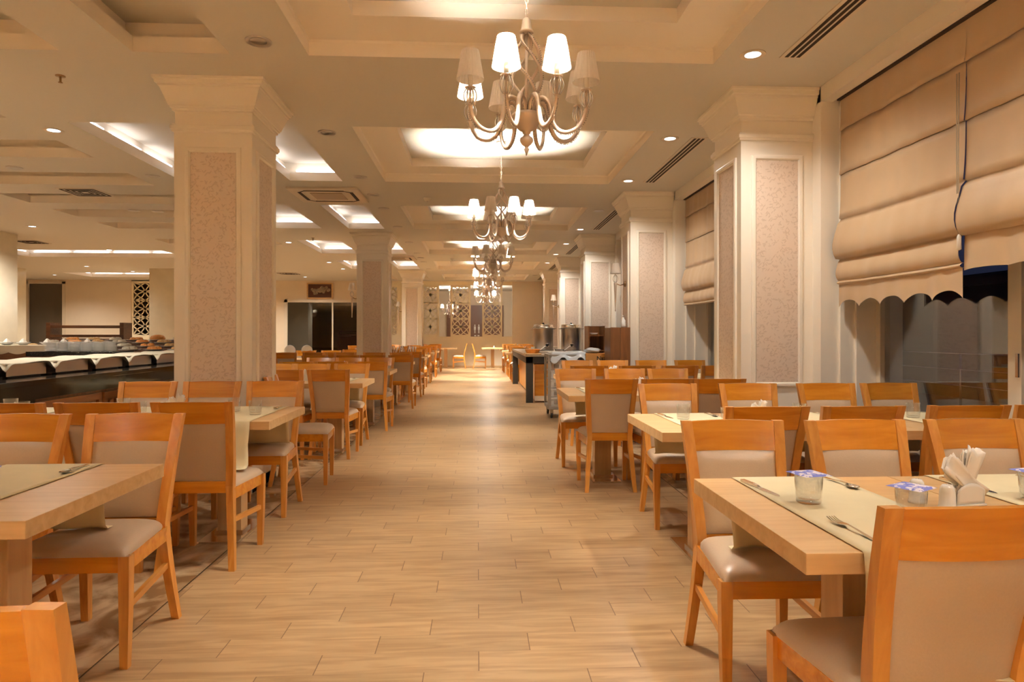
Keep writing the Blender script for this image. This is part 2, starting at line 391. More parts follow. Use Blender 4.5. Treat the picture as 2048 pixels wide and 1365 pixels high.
for k in range(1, 5):
    y0, y1 = 2.50 + 3.95 * k, 4.82 + 3.95 * k
    c = cove((-2.42, -1.75, y0, y1), 'LF'); c['label'] = 'white cove light in the narrow ceiling recess beside %s square recess of the aisle' % ORD[k]
    c = cove((-3.83, -2.92, y0, y1), 'LF'); c['label'] = 'white cove light in the wide ceiling recess left of %s aisle recess' % ORD[k]
for h, nm in (((-11.5, -7.5, 16.3, 17.8), 'row of white cove lights far across the left hall ceiling'), ((-13.4, -9.3, 22.3, 24.0), 'farthest white cove light near the back wall of the left hall')):
    c = cove(h, 'FL'); c['label'] = nm

# ---- right wall with bays: pillars between full-height windows
WX, GX = 2.75, 3.22
cols_y = [1.40, 5.35, 9.30, 13.25, 17.20, 21.15]
mb = MB()
for cy in cols_y: mb.box(WX, 3.4, cy - .13, cy + .73, 0, ZC)
mb.box(WX, WX + .10, YB, YF, 3.12, ZC); mb.box(WX + .1, 3.4, YB, YF, 3.18, ZC)
mb.box(WX, 3.4, YB, -2.3, 0, ZC)
struct(mb, 'wall_right', 'paint')
tm = MB()
for cy in cols_y:   # stepped jambs
    for s, e in ((cy - .13, -1), (cy + .73, 1)):
        a, b_ = sorted((s, s + e * .022)); tm.box(2.90, 3.02, a, b_, 0, 3.12)
        a, b_ = sorted((s, s + e * .045)); tm.box(3.02, 3.4, a, b_, 0, 3.12)
struct(tm, 'trim_1', 'paint')
bays = [(-2.3, 1.27), (2.13, 5.22), (6.08, 9.17), (10.03, 13.12), (13.98, 17.07), (17.93, 21.02), (21.88, YF)]
for i, (a, b_) in enumerate(bays, 1):
    fr = MB(); n = 2; w = (b_ - a) / 2
    my = [a + .05, a + (b_ - a) * .54, b_ - .05]
    for y in my: fr.box(GX - .04, GX + .04, y - .05, y + .05, .05, 3.1)
    fr.box(GX - .04, GX + .04, a, b_, 0, .08); fr.box(GX - .04, GX + .04, a, b_, 3.06, 3.18)
    o = fr.build('window_%d' % i, 'frame'); tag(o, kind='structure')
    MB().box(GX - .004, GX + .004, a + .1, my[1] - .05, .08, 3.06).build('pane', 'glass', o)
    MB().box(GX - .004, GX + .004, my[1] + .05, b_ - .1, .08, 3.06).build('pane', 'glass', o)
    MB().box(GX - .055, GX - .04, my[1] - .042, my[1] - .022, 1.0, 1.14).build('window_handle', 'chrome', o)

# ---- far wall, partition, left hall walls
w = MB(); T = .15
def wallseg(x0, x1, z0, z1, m=w): m.box(x0, x1, YF, YF + T, z0, z1)
wallseg(1.32, 3.4, 0, ZC); wallseg(-4.1, -3.65, 0, ZC)
wallseg(-7.2, -4.1, 2.53, ZC); wallseg(-8.0, -7.2, 0, ZC); wallseg(-11.8, -8.0, 0, ZC)
wallseg(-15.1, -12.75, 0, ZC); wallseg(XL, -15.1, 3.17, ZC); wallseg(XL, -16.6, 0, 3.17)
struct(w, 'wall_back', 'wallpaint')
lw = MB()
lw.box(-3.65, 1.32, YF, YF + .12, 0, 1.15); lw.box(-3.65, 1.32, YF - .01, YF + .14, 3.1, ZC); lw.box(-3.65, -3.55, YF, YF + .12, 1.15, ZC)
lw.box(-2.95, -2.1, YF, YF + .12, 1.15, ZC)
lw.box(-12.75, -11.8, YF, YF + .12, 0, 1.15)
struct(lw, 'wall_partition', 'gloss_cream')
bs = MB().box(-3.65, 1.32, YF - .015, YF, 0, .05); bs.box(1.32, 2.75, YF - .015, YF, 0, .07); struct(bs, 'baseboard_back', 'oak')
dg = MB(); dg.box(-7.2, -7.08, YF - .03, YF + .12, 0, 2.53).box(-7.2, -4.1, YF - .03, YF + .12, 2.43, 2.53).box(-4.2, -4.1, YF - .03, YF + .12, 0, 2.53).box(-5.45, -5.40, YF + .02, YF + .08, 0, 2.43).box(-7.2, -4.1, YF - .02, YF + .1, 0, .1)
o = struct(dg, 'window_8', 'frame'); MB().box(-7.1, -4.2, YF + .04, YF + .05, .05, 2.45).build('pane', 'darkglass', o)
dg = MB(); dg.box(-16.5, -16.4, YF - .03, YF + .12, 0, 3.17).box(-15.2, -15.1, YF - .03, YF + .12, 0, 3.17).box(-16.5, -15.1, YF - .03, YF + .12, 3.09, 3.17)
o = struct(dg, 'window_9', 'frame'); MB().box(-16.45, -15.15, YF + .04, YF + .05, .05, 3.12).build('pane', 'darkglass', o)
# left and rear walls
struct(MB().box(XL - .2, XL, YB, YF + 6, 0, ZC), 'wall_left', 'wallpaint')
struct(MB().box(XL - .2, 3.4, YB - .2, YB, 0, ZC + .5), 'wall_rear', 'wallpaint')
# rooms behind the partition
bk = MB().box(-17, 3.4, YF + 5.8, YF + 6, 0, ZC + .3); bk.box(3.2, 3.4, YF + .15, YF + 6, 0, ZC); bk.box(-3.9, -3.75, YF + .15, YF + 5.8, 0, ZC)
struct(bk, 'wall_backroom', 'wallpaint')
struct(MB().box(-17, 3.4, YF + .15, YF + 6, ZC, ZC + .08), 'trim_2', 'ceil')
d1 = MB().box(-1.42, -.35, YF + 5.70, YF + 5.8, 0, 2.58).box(-.33, .62, YF + 5.70, YF + 5.8, 0, 2.58).box(.64, 1.2, YF + 5.70, YF + 5.8, 0, 2.58); o = struct(d1, 'door_1', 'door_br')
pic = MB()   # restroom pictogram
for px in (-.12, .06):
    pic.lathe([(.001, 0), (.035, .0), (.035, .012), (.001, .012)], 0, 0, 0, 12) if False else None
    pic.box(px - .03, px + .03, YF + 5.69, YF + 5.70, 1.62, 1.68); pic.box(px - .045, px + .045, YF + 5.69, YF + 5.70, 1.44, 1.60); pic.box(px - .03, px - .006, YF + 5.69, YF + 5.70, 1.28, 1.44); pic.box(px + .006, px + .03, YF + 5.69, YF + 5.70, 1.28, 1.44)
pic.box(-.15, -.06, YF + 5.69, YF + 5.70, 1.14, 1.20); pic.box(.0, .09, YF + 5.69, YF + 5.70, 1.14, 1.20)
pic.build('restroom_sign', 'white', o)


# crown cornice between pillars (right)
# ---- lattice screens
def lattice(x0, x1, z0, z1, y, label, nmod=3):
    root = empty('lattice_screen', label, 'screen', ((x0 + x1) / 2, y, z0), 0, 'white lattice screens on the back partition')
    hw = (x1 - x0) / 2; H = z1 - z0; fw = .065
    f = MB().box(-hw, -hw + fw, 0, .05, 0, H).box(hw - fw, hw, 0, .05, 0, H).box(-hw + fw, hw - fw, 0, .05, 0, fw).box(-hw + fw, hw - fw, 0, .05, H - fw, H)
    f.build('frame', 'gloss_cream', root)
    p = MB(); iw = hw - fw; mh = (H - 2 * fw) / nmod
    def bar(a, b, w=.022):
        a = Vector(a); b = Vector(b); t = (b - a).normalized(); nrm = Vector((-t.y, t.x)) * w / 2
        q = [a + nrm, b + nrm, b - nrm, a - nrm]
        vs = [(v.x, .012, v.y) for v in q] + [(v.x, .038, v.y) for v in q]
        p.add(vs, [(0, 1, 2, 3), (7, 6, 5, 4), (0, 4, 5, 1), (1, 5, 6, 2), (2, 6, 7, 3), (3, 7, 4, 0)])
    for m_ in range(nmod):
        zc = fw + mh * (m_ + .5)
        if m_ < nmod: bar((-iw, fw + mh * (m_ + 1)), (iw, fw + mh * (m_ + 1)), .04)
        hh = mh / 2
        for sx in (-1, 1):
            for sz in (-1, 1):
                c = Vector((0, zc)); e = Vector((sx * iw, zc + sz * hh)); d = e - c; nn = Vector((-d.y, d.x)).normalized()
                for sgn in (-1, 1):
                    pts = [c + d * (i / 8) + nn * sgn * .085 * math.sin(PI * i / 8) for i in range(9)]
                    for i in range(8): bar(pts[i], pts[i + 1], .034)
                bar((sx * iw * .02, zc + sz * hh), c + d * .55 + nn * (.0), .038)
                bar((sx * iw, zc + sz * hh * .02), c + d * .55, .038)
        vs = []
        p.lathe([(.001, 0), (.055, 0), (.055, .001), (.001, .001)], 0, 0, 0, 4) if False else None
        bar((-.05, zc), (.05, zc), .10)
    p.build('star_pattern', 'gloss_cream', root)
for i, (a, b_) in enumerate(((-3.55, -2.95), (-2.1, -1.45), (-1.02, -.26), (.18, .94))):
    lattice(a, b_, 1.15, 3.1, YF + .03, 'white star lattice screen on back partition, %s' % ('half hidden between the second and third left pillars', 'just right of the farthest left pillar', 'leftmost of the two in front of brown doors', 'rightmost, in front of the dark doors')[i])
lattice(-12.75, -11.8, 1.15, 3.2, YF + .03, 'white star lattice screen far back in the left hall beside cream pillar')

# ------------------------------------------------------------------ columns
def column(x0, y0, label, fourside=True, w=.60, d=.62, right=False):
    x1, y1 = x0 + w, y0 + d
    root = empty('panelled_pillar', label, 'pillar', ((x0 + x1) / 2, (y0 + y1) / 2, 0), 0, 'panelled pillars along the aisle')
    hx, hy = w / 2, d / 2
    if right: X1 = hx + .004
    else: X1 = hx
    MB().box(-hx, X1, -hy, hy, 0, 2.86).box(-hx + .005, X1, -hy + .005, hy - .005, 2.86, 3.0).build('shaft', 'paint', root)
    ex = 0 if right else 1
    def collar(specs, name):
        m = MB()
        rings = []
        for off, z in specs:
            rings.append([(-hx - off, -hy - off, z), (hx + off * ex + (0 if ex else .0), -hy - off, z), (hx + off * ex, hy + off, z), (-hx - off, hy + off, z)])
        m.loft(rings); m.build(name, 'paint', root)
    collar([(.0, 2.835), (.014, 2.84), (.016, 2.852), (.024, 2.858), (.024, 2.885), (.014, 2.89), (.014, 2.90), (0, 2.905)], 'neck_band')
    collar([(.0, 3.0), (.012, 3.003), (.014, 3.02), (.024, 3.024), (.026, 3.035), (.034, 3.04), (.045, 3.075), (.062, 3.12), (.08, 3.165), (.088, 3.17), (.088, 3.185), (.105, 3.19), (.108, 3.215), (.12, 3.22), (.12, ZC)], 'crown_moulding')
    def panel(M4, pw, z0, z1):
        fr = MB(); wd = .042
        prof = [(0, 0), (0, .012), (.012, .018), (.03, .018), (.038, .010), (.042, 0)]
        rings = []
        for o_, h in prof:
            rings.append([M4 @ Vector((-pw + o_, -h, z0 + o_)), M4 @ Vector((pw - o_, -h, z0 + o_)), M4 @ Vector((pw - o_, -h, z1 - o_)), M4 @ Vector((-pw + o_, -h, z1 - o_))])
        fr.loft(rings, cap=False); pm_ = fr.build('panel_moulding', 'paint', root)
        q = [M4 @ Vector(p) for p in ((-pw + wd, -.004, z0 + wd), (pw - wd, -.004, z0 + wd), (pw - wd, -.004, z1 - wd), (-pw + wd, -.004, z1 - wd))]
        q2 = [M4 @ Vector(p) for p in ((-pw + wd, .002, z0 + wd), (pw - wd, .002, z0 + wd), (pw - wd, .002, z1 - wd), (-pw + wd, .002, z1 - wd))]
        MB().add(q + q2, [(0, 1, 2, 3), (7, 6, 5, 4), (0, 4, 5, 1), (1, 5, 6, 2), (2, 6, 7, 3), (3, 7, 4, 0)]).build('wallpaper_panel', 'paper', pm_)
    pz = ((.82, 2.72),)
    for z0, z1 in pz:
        panel(Matrix.Translation((0, -hy, 0)), .215, z0, z1)
        panel(Matrix.Translation((0, hy, 0)) @ Matrix.Rotation(PI, 4, 'Z'), .215, z0, z1)
        panel(Matrix.Translation((-hx, 0, 0)) @ Matrix.Rotation(-PI / 2, 4, 'Z'), .22, z0, z1)
        if not right: panel(Matrix.Translation((hx, 0, 0)) @ Matrix.Rotation(PI / 2, 4, 'Z'), .22, z0, z1)
    MB().box(-hx - .012, X1, -hy - .012, hy + .012, 0, .09).build('plinth', 'paint', root)
    return root
for i, (cy, w_) in enumerate(((5.35, 'nearest'), (13.25, 'second'), (21.15, 'farthest'))):
    column(-2.37, cy, 'cream square pillar with wallpaper panels, %s on the left of the aisle' % w_)
for i, cy in enumerate(cols_y):
    if i == 0: continue
    nm = ['beside the camera', 'nearest one in view', 'second from camera', 'third from camera', 'fourth from camera', 'farthest'][i]
    column(2.15, cy, 'cream wall pillar with leaf wallpaper panel between right windows, %s' % nm, right=True)

def plain_pillar(x0, x1, y0, y1, label):
    t = empty('marble_pillar', label, 'pillar', ((x0 + x1) / 2, (y0 + y1) / 2, 0), 0, 'plain cream pillars in the left hall')
    a, b_ = (x1 - x0) / 2, (y1 - y0) / 2
    MB().box(-a, a, -b_, b_, 0, ZC - .001).build('shaft', M['marble'], t)
    MB().box(-a - .01, a + .01, -b_ - .01, b_ + .01, 0, .12).build('plinth', 'paint', t)
M['marble'] = plain('cream_marble', (.70, .64, .50), .2, noise=.1, scale=4)
plain_pillar(-10.6, -9.2, 12.95, 13.86, 'broad cream marble pillar at the left edge of the view')
plain_pillar(-14.4, -13.75, 20.4, 21.1, 'distant cream marble pillar just right of the broad left pillar')
plain_pillar(-9.95, -9.2, 20.8, 21.5, 'distant cream marble pillar beside the left hall lattice screen')

# ------------------------------------------------------------------ ceiling fittings
def dl_proto(on):
    t = empty('downlight', '', 'downlight')
    MB().lathe([(.055, -.004), (.085, -.010), (.088, -.004), (.088, 0)], n=28, cap=False).build('trim_ring', 'ventbeige' if on else 'steel', t)
    MB().lathe([(.001, -.003), (.058, -.003), (.058, 0)], n=24, cap=False).build('lens', 'dl_on' if on == 1 else ('dl_cool' if on == 2 else 'steel'), t)
    return Kind(t)
dl = {0: dl_proto(0), 1: dl_proto(1), 2: dl_proto(2)}
ry = [(.7, 1), (2.75, 1), (4.64, 1), (6.68, 1), (8.56, 1), (10.64, 0), (12.58, 1), (14.62, 1), (16.57, 1), (18.57, 1), (20.5, 0), (22.5, 0)]
for i, (y, on) in enumerate(ry):
    dl[on].put((1.95, y, ZC), 0, '%s round ceiling downlight %s from camera in the line beside the right windows' % ('lit' if on else 'unlit', ORD[i]), 'ceiling downlights right of the aisle')
    if on: light('downlight_lamp', 'SPOT', (1.95, y, ZC - .02), 30 if y < 11 else 36, WARM2, .05, (0, 0, 0), angle=R(140))
ly = [.6, 2.7, 4.6, 6.65, 8.52, 9.58, 10.64, 12.46, 14.56, 16.5, 17.5, 18.5, 20.5]
for i, y in enumerate(ly):
    dl[0].put((-1.48, y, ZC), 0, 'dark unlit ceiling downlight left of aisle, position %d counted from the camera' % (i + 1) if i > 11 else 'dark unlit ceiling downlight, %s from camera in the line left of the aisle' % ORD[i], 'dark downlights left of the aisle')
hall = [(-4.12, 6.72, 2, 'nearest'), (-8.2, 12.75, 2, 'near the broad left pillar'), (-8.68, 16.23, 2, 'above the bread display'), (-11.47, 20.23, 2, 'far back left'), (-10.92, 21.77, 2, 'beside the far cove lights'),
        (-4.09, 14.7, 2, 'just right of the nearest left pillar'), (-4.11, 18.75, 2, 'above the flower picture'), (-4.1, 20.6, 2, 'farthest in the line left of the second pillar'), (-5.51, 8.25, 0, 'unlit, near the square vent'), (-4.07, 8.6, 0, 'unlit, beside the nearest left pillar'), (-5.51, 11.02, 0, 'unlit dark one beyond the square vent'), (-5.17, 11.09, 0, 'unlit pale one beyond the square vent'),
        (-14.2, 23.2, 2, 'added fill near the far dark window'), (-6.0, 23.6, 2, 'added fill above the flower picture wall'), (-8.8, 23.2, 2, 'added fill near the back wall'),  # downlights added by the back wall to brighten the far end
        (-7.5, 4.5, 2, 'added fill outside the left edge'), (-7.5, 9.2, 2, 'added fill over the buffet'), (-4.1, 2.8, 2, 'added fill over the near left tables')]  # unseen downlights, added as fill for the left hall
for x, y, on, nm in hall:
    dl[on].put((x, y, ZC), 0, 'round ceiling downlight in the left hall, %s' % nm, 'downlights in the left hall')
    if on: light('downlight_lamp', 'SPOT', (x, y, ZC - .02), 42 if y < 5 else 95, (1, .95, .84), .05, (0, 0, 0), angle=R(150))

def linear_vent(y0, y1, label):
    t = empty('slot_diffuser', label, 'air vent', (2.245, (y0 + y1) / 2, ZC), 0, 'long slot air vents beside the right windows')
    h = (y1 - y0) / 2
    MB().box(-.085, .085, -h - .02, h + .02, -.006, 0).build('frame', 'ventbeige', t)
    for k in (-1, 0, 1): MB().box(k * .042 - .013, k * .042 + .013, -h, h, -.0075, -.006).build('slot', 'slot', t)
for i in range(6):
    linear_vent(2.70 + 3.95 * i, 4.66 + 3.95 * i, 'long triple slot air vent in the ceiling, %s from camera along the right windows' % ORD[i])
def cassette(x, y, label):
    t = empty('air_conditioner_cassette', label, 'air conditioner', (x, y, ZC), 0, 'ceiling air conditioner cassettes')
    MB().box(-.48, .48, -.48, .48, -.03, 0, bev=.012).build('panel', 'ventbeige', t)
    MB().box(-.22, .22, -.22, .22, -.036, -.03).build('grille', 'brass', t)
    sl = MB()
    for s in (-1, 1):
        sl.box(-.27, .27, s * .355 - .022, s * .355 + .022, -.034, -.03); sl.box(s * .355 - .022, s * .355 + .022, -.27, .27, -.034, -.03)
        for q in (-1, 1):
            sl.add([(s * .27, q * .333, -.034), (s * .27, q * .377, -.034), (s * .377, q * .27, -.034), (s * .333, q * .27, -.034)], [(0, 1, 2, 3)])
    sl.build('air_slot', 'slot', t)
cassette(-2.1, 9.6, 'square ceiling air conditioner between the nearest and second left pillars'); cassette(-2.1, 17.5, 'square ceiling air conditioner beyond the second left pillar')
def sqvent(x, y, w, label):
    t = empty('square_vent', label, 'air vent', (x, y, ZC), 0, 'square ceiling vents in the left hall')
    MB().box(-w, w, -w, w, -.008, 0).build('frame', 'ventbeige', t)
    for k in range(4):
        r = w * (.85 - .2 * k); q = MB()
        for a in (-1, 1): q.box(-r, r, a * r - .012, a * r + .012, -.012, -.008); q.box(a * r - .012, a * r + .012, -r, r, -.012, -.008)
        q.build('louvre', 'slot', t)
sqvent(-5.47, 9.63, .26, 'square louvred ceiling vent left of nearest left pillar'); sqvent(-5.4, 13.9, .26, 'square louvred ceiling vent far left of second pillar'); sqvent(-9.6, 14.9, .26, 'square louvred vent beside the broad marble pillar'); sqvent(-6.2, 22.3, .35, 'square ceiling vent above the flower picture')
def smoke(x, y, label):
    t = empty('smoke_detector', label, 'smoke detector', (x, y, ZC), 0, 'smoke detectors')
    MB().lathe([(.001, -.05), (.03, -.05), (.045, -.035), (.05, -.02), (.055, -.018), (.055, 0)], n=20).build('body', 'whiteplastic', t)
    MB().lathe([(.001, -.056), (.012, -.055), (.013, -.05)], n=10).build('sensor', 'steel', t)
smoke(-.73, 9.78, 'white smoke detector on ceiling between second and third aisle recesses'); smoke(-.66, 17.6, 'small far white smoke detector on ceiling left of the chandeliers')
def sprinkler(x, y, label):
    t = empty('sprinkler', label, 'sprinkler', (x, y, ZC), 0, 'ceiling sprinklers')
    MB().lathe([(.001, -.006), (.035, -.005), (.035, 0)], n=16).build('rosette', 'brass', t)
    MB().lathe([(.008, -.05), (.008, -.006)], n=8).lathe([(.001, -.055), (.016, -.054), (.016, -.05), (.001, -.05)], n=10).build('nozzle', 'brass', t)
sprinkler(-3.2, 5.3, 'brass ceiling sprinkler left of the nearest left pillar'); sprinkler(-3.4, 14.0, 'small brass sprinkler right of nearest left pillar'); sprinkler(-3.2, 18.2, 'far brass sprinkler left of the second pillar')

# ------------------------------------------------------------------ chandelier
def shade_part(root, x, y, z, on, flip=1, sc=1.0):
    m = MB(); n = 48
    rings = []
    for r, zz in ((.045, .155), (.073, 0)):
        rings.append([(x + (r + (.0012 if j % 2 else -.0012)) * sc * math.cos(2 * PI * j / n), y + (r + (.0012 if j % 2 else -.0012)) * sc * math.sin(2 * PI * j / n), z + zz * sc) for j in range(n)])
    m.loft(rings, cap=False, smooth=False)
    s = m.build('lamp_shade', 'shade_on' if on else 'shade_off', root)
    if on:
        MB().lathe([(.001, .02), (.012, .025), (.02, .05), (.02, .07), (.012, .095), (.001, .105)], x, y, z, n=10).build('bulb', 'bulb', root)
def chandelier(cx, cy, label, lit, zoff=0, lamps=True, rot=0, lampk=.62):
    t = empty('chandelier', label, 'chandelier', (cx, cy, zoff), 0, 'eight-arm chandeliers over the aisle')
    ztop = ZC + .21
    cn = MB().lathe([(.001, ztop), (.06, ztop), (.056, ztop - .02), (.042, ztop - .06), (.022, ztop - .095), (.006, ztop - .11)], n=20, cap=False); cn.build('canopy', 'silverpaint', t)
    ch = MB(); ch.tube([(0, 0, ztop - .10), (0, 0, ztop - .16)], .004, 6)
    z = ztop - .16; k = 0
    while z > 3.02:
        a = PI / 2 * (k % 2); L_ = .03
        pts = [(math.cos(a) * .009 * math.cos(q), math.sin(a) * .009 * math.cos(q), z - L_ / 2 + L_ * .62 * math.sin(q)) for q in [2 * PI * i / 10 for i in range(11)]]
        ch.tube(pts, .0028, 5, cap=False); z -= L_; k += 1
    ch.build('chain', 'silverpaint', t)
    MB().lathe([(.001, 3.0), (.012, 2.998), (.022, 2.988), (.027, 2.965), (.030, 2.935), (.038, 2.925), (.040, 2.917), (.034, 2.912), (.02, 2.908), (.001, 2.905)], n=18).build('top_cap', 'silverpaint', t)
    MB().tube([(0, 0, 2.91), (0, 0, 2.44)], .009, 8).build('stem', 'silverpaint', t)
    for k in range(4):
        a0 = k * PI / 2 + .4; pts = []; bd = MB()
        for i in range(25):
            u = i / 24; zz = 2.91 - .42 * u; r = .012 + .072 * math.sin(PI * min(1, u * .96 + .02)) ** .8; a = a0 + u * 4.4
            pts.append((r * math.cos(a), r * math.sin(a), zz))
        sr_ = MB().tube(pts, .0085, 7).build('spiral_rod', 'silverpaint', t)
        for i in range(1, 48):
            u = i / 48; zz = 2.91 - .42 * u; r = .023 + .072 * math.sin(PI * min(1, u * .96 + .02)) ** .8; a = a0 + u * 4.4
            c = (r * math.cos(a), r * math.sin(a), zz)
            bd.add([(c[0] + .0042, c[1], c[2]), (c[0] - .0042, c[1], c[2]), (c[0], c[1] + .0042, c[2]), (c[0], c[1] - .0042, c[2]), (c[0], c[1], c[2] + .0042), (c[0], c[1], c[2] - .0042)],
                   [(0, 2, 4), (2, 1, 4), (1, 3, 4), (3, 0, 4), (2, 0, 5), (1, 2, 5), (3, 1, 5), (0, 3, 5)])
        bd.build('bead_string', 'bead', sr_)
    MB().lathe([(.001, 2.50), (.016, 2.50), (.02, 2.475), (.075, 2.468), (.084, 2.462), (.084, 2.452), (.078, 2.44), (.066, 2.405), (.04, 2.378), (.022, 2.37), (.024, 2.362), (.016, 2.355), (.022, 2.345), (.036, 2.335), (.038, 2.318), (.026, 2.30), (.012, 2.29), (.008, 2.282), (.016, 2.275), (.010, 2.262), (.004, 2.248), (.005, 2.243), (.001, 2.238)], n=24).build('bowl', 'silverpaint', t)
    for k in range(8):
        a = R(-90 + 26 - 3 + 45 * k - 45 * 0 + rot); ca, sa = math.cos(a), math.sin(a)
        # S-shaped arm from the bowl rim up, over, down and out to the cup
        prof = [(.035, 2.47), (.045, 2.505), (.062, 2.535), (.088, 2.548), (.115, 2.535), (.132, 2.50), (.142, 2.455), (.155, 2.405), (.18, 2.365), (.215, 2.347), (.255, 2.35), (.292, 2.37), (.318, 2.405), (.330, 2.44), (.335, 2.465)]
        fine = []
        for i in range(len(prof) - 1):
            p0 = prof[max(i - 1, 0)]; p1 = prof[i]; p2 = prof[i + 1]; p3 = prof[min(i + 2, len(prof) - 1)]
            for q in (0, .5):
                fine.append(tuple(.5 * (2 * p1[j] + (p2[j] - p0[j]) * q + (2 * p0[j] - 5 * p1[j] + 4 * p2[j] - p3[j]) * q * q + (3 * p1[j] - p0[j] - 3 * p2[j] + p3[j]) * q ** 3) for j in (0, 1)))
        fine.append(prof[-1]); nF = len(fine)
        arm_ = MB().tube([(r * ca, r * sa, z) for r, z in fine], [.0155 - .005 * i / nF for i in range(nF)], 8).build('arm', 'silverpaint', t)
        bd = MB()
        for i in range(nF - 1):
            for q in (0, .5):
                r0, z0 = fine[i]; r1, z1 = fine[i + 1]; r = r0 + (r1 - r0) * q; z = z0 + (z1 - z0) * q
                tx, tz = r1 - r0, z1 - z0; l = math.hypot(tx, tz) or 1
                rr = r + tz / l * .0155; zz = z - tx / l * .0155
                c = (rr * ca, rr * sa, zz)
                bd.add([(c[0] + .004, c[1], c[2]), (c[0] - .004, c[1], c[2]), (c[0], c[1] + .004, c[2]), (c[0], c[1] - .004, c[2]), (c[0], c[1], c[2] + .004), (c[0], c[1], c[2] - .004)],
                       [(0, 2, 4), (2, 1, 4), (1, 3, 4), (3, 0, 4), (2, 0, 5), (1, 2, 5), (3, 1, 5), (0, 3, 5)])
        bd.build('bead_string', 'bead', arm_)
        x, y = .335 * ca, .335 * sa
        cg = MB().lathe([(.001, 2.462), (.012, 2.463), (.014, 2.472), (.004, 2.474), (.001, 2.474)], x, y, n=10).lathe([(.001, 2.556), (.026, 2.556), (.03, 2.562), (.001, 2.563)], x, y, n=14)
        cg.tube([(x, y, 2.47), (x, y, 2.56)], .005, 6)
        cg.build('cup', 'silverpaint', arm_)
        cw = MB()
        for w_ in range(6):
            b0 = w_ * PI / 3; pts = []
            for i in range(9):
                u = i / 8; r = .010 + .024 * math.sin(PI * (u * .86 + .04)) ** .8; pts.append((x + r * math.cos(b0), y + r * math.sin(b0), 2.468 + .09 * u))
            cw.tube(pts, .0034, 5)
        cw.build('crystal_cage', 'bead', arm_)
        MB().tube([(x, y, 2.562), (x, y, 2.625)], .0135, 10).build('candle_sleeve', 'candle', arm_)
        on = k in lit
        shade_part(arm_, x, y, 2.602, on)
        if on and lamps: light('bulb_lamp', 'POINT', (x, y, 2.69), 115 * lampk, WARM, .022, parent=t)
    return t
lits = [(0, 7, 5), (0, 1, 5, 6), (2, 5), (4, 6, 5), (0, 2, 5, 6), (1, 2, 6)]
CHX = .27
chandelier(CHX, 3.67 - 3.95, 'unseen eight-arm chandelier added as fill light just behind the camera', (0, 3, 5, 6), lampk=.8)  # unseen chandeliers behind the camera, added to light the pillar fronts and near side
chandelier(CHX, 3.67 - 7.9, 'unseen eight-arm chandelier added as fill light one bay behind the camera', (0, 1, 2, 3, 4, 5, 6, 7), lampk=4.2)
chandelier(CHX, 3.67 - 11.85, 'unseen eight-arm chandelier added as fill light two bays behind the camera', (0, 1, 2, 3, 4, 5, 6, 7), lampk=5.0)
for i in range(6):
    c = chandelier(CHX, 3.67 + 3.95 * i, ['nearest large eight-arm beaded chandelier hanging over the aisle', 'second chandelier from the camera, five shades glowing', 'third chandelier from the camera over the aisle', 'fourth chandelier from the camera, small in the distance', 'fifth chandelier from the camera, tiny in the distance', 'farthest aisle chandelier close to the back partition'][i], lits[i], lampk=(.62, .62, .9, 1.5, 2.6, 3.4)[i])
chandelier(-1.2, YF + 3.4, 'chandelier seen through the back partition beyond the lattice screens', (0, 2, 4, 6), zoff=-.25)
for i_, (hx_, hy_) in enumerate(((-7.6, 3.0), (-10.5, 8.0), (-14.0, 13.0), (-3.6, -2.6))):
    chandelier(hx_, hy_, 'chandelier added as fill light in the left hall outside the view, %s' % ORD[i_], (0, 2, 4, 6), lampk=4.4 if i_ < 3 else 7.0)  # out-of-view chandeliers added to brighten the left hall and near pillar
light('backroom_lamp', 'POINT', (.5, YF + 2.5, 2.6), 22, WARM, .2)

# ------------------------------------------------------------------ wall sconces
def sconce(x, y, side, label, shadeon=0):
    t = empty('wall_sconce', label, 'wall lamp', (x, y, 0), 0, 'pillar wall lamps')
    s = side
    MB().lathe([(.001, 0), (.045, 0), (.04, .02), (.015, .03), (.001, .03)], n=16).build('back_plate', 'brass', t)
    bp = t.children[0]; bp.rotation_euler = (0, s * PI / 2, 0); bp.location = (0, 0, 1.98)
    MB().tube([(s * .02, 0, 1.98), (s * .08, 0, 1.96), (s * .15, 0, 1.99)], .008, 7).build('arm', 'brass', t)
    MB().lathe([(.004, 1.58), (.009, 1.60), (.006, 1.61), (.012, 1.75), (.02, 1.94), (.024, 1.99), (.015, 2.0)], s * .15, 0, 0, n=12).build('torch', 'silverpaint', t)
    cg = MB()
    for w_ in range(6):
        b0 = w_ * PI / 3; cg.tube([(s * .15 + (.012 + .028 * math.sin(PI * u)) * math.cos(b0), (.012 + .028 * math.sin(PI * u)) * math.sin(b0), 2.0 + .11 * u) for u in [i / 6 for i in range(7)]], .003, 5)
    cg.build('crystal_cage', 'bead', t)
    MB().tube([(s * .15, 0, 2.1), (s * .15, 0, 2.16)], .012, 8).build('candle_sleeve', 'candle', t)
    m = MB().lathe([(.047, .15), (.078, 0)], s * .15, 0, 2.13, n=28, cap=False, smooth=False); m.build('lamp_shade', 'shade_off', t)
sconce(2.15 - .001, 9.6, -1, 'unlit brass wall lamp with cream shade on second right pillar')
sconce(2.15 - .001, 17.5, -1, 'small unlit wall lamp on fourth right pillar')
sconce(-2.37, 13.56, -1, 'unlit wall lamp on the left face of second left pillar')
sconce(-2.37, 21.46, -1, 'tiny unlit wall lamp on the left face of farthest left pillar')

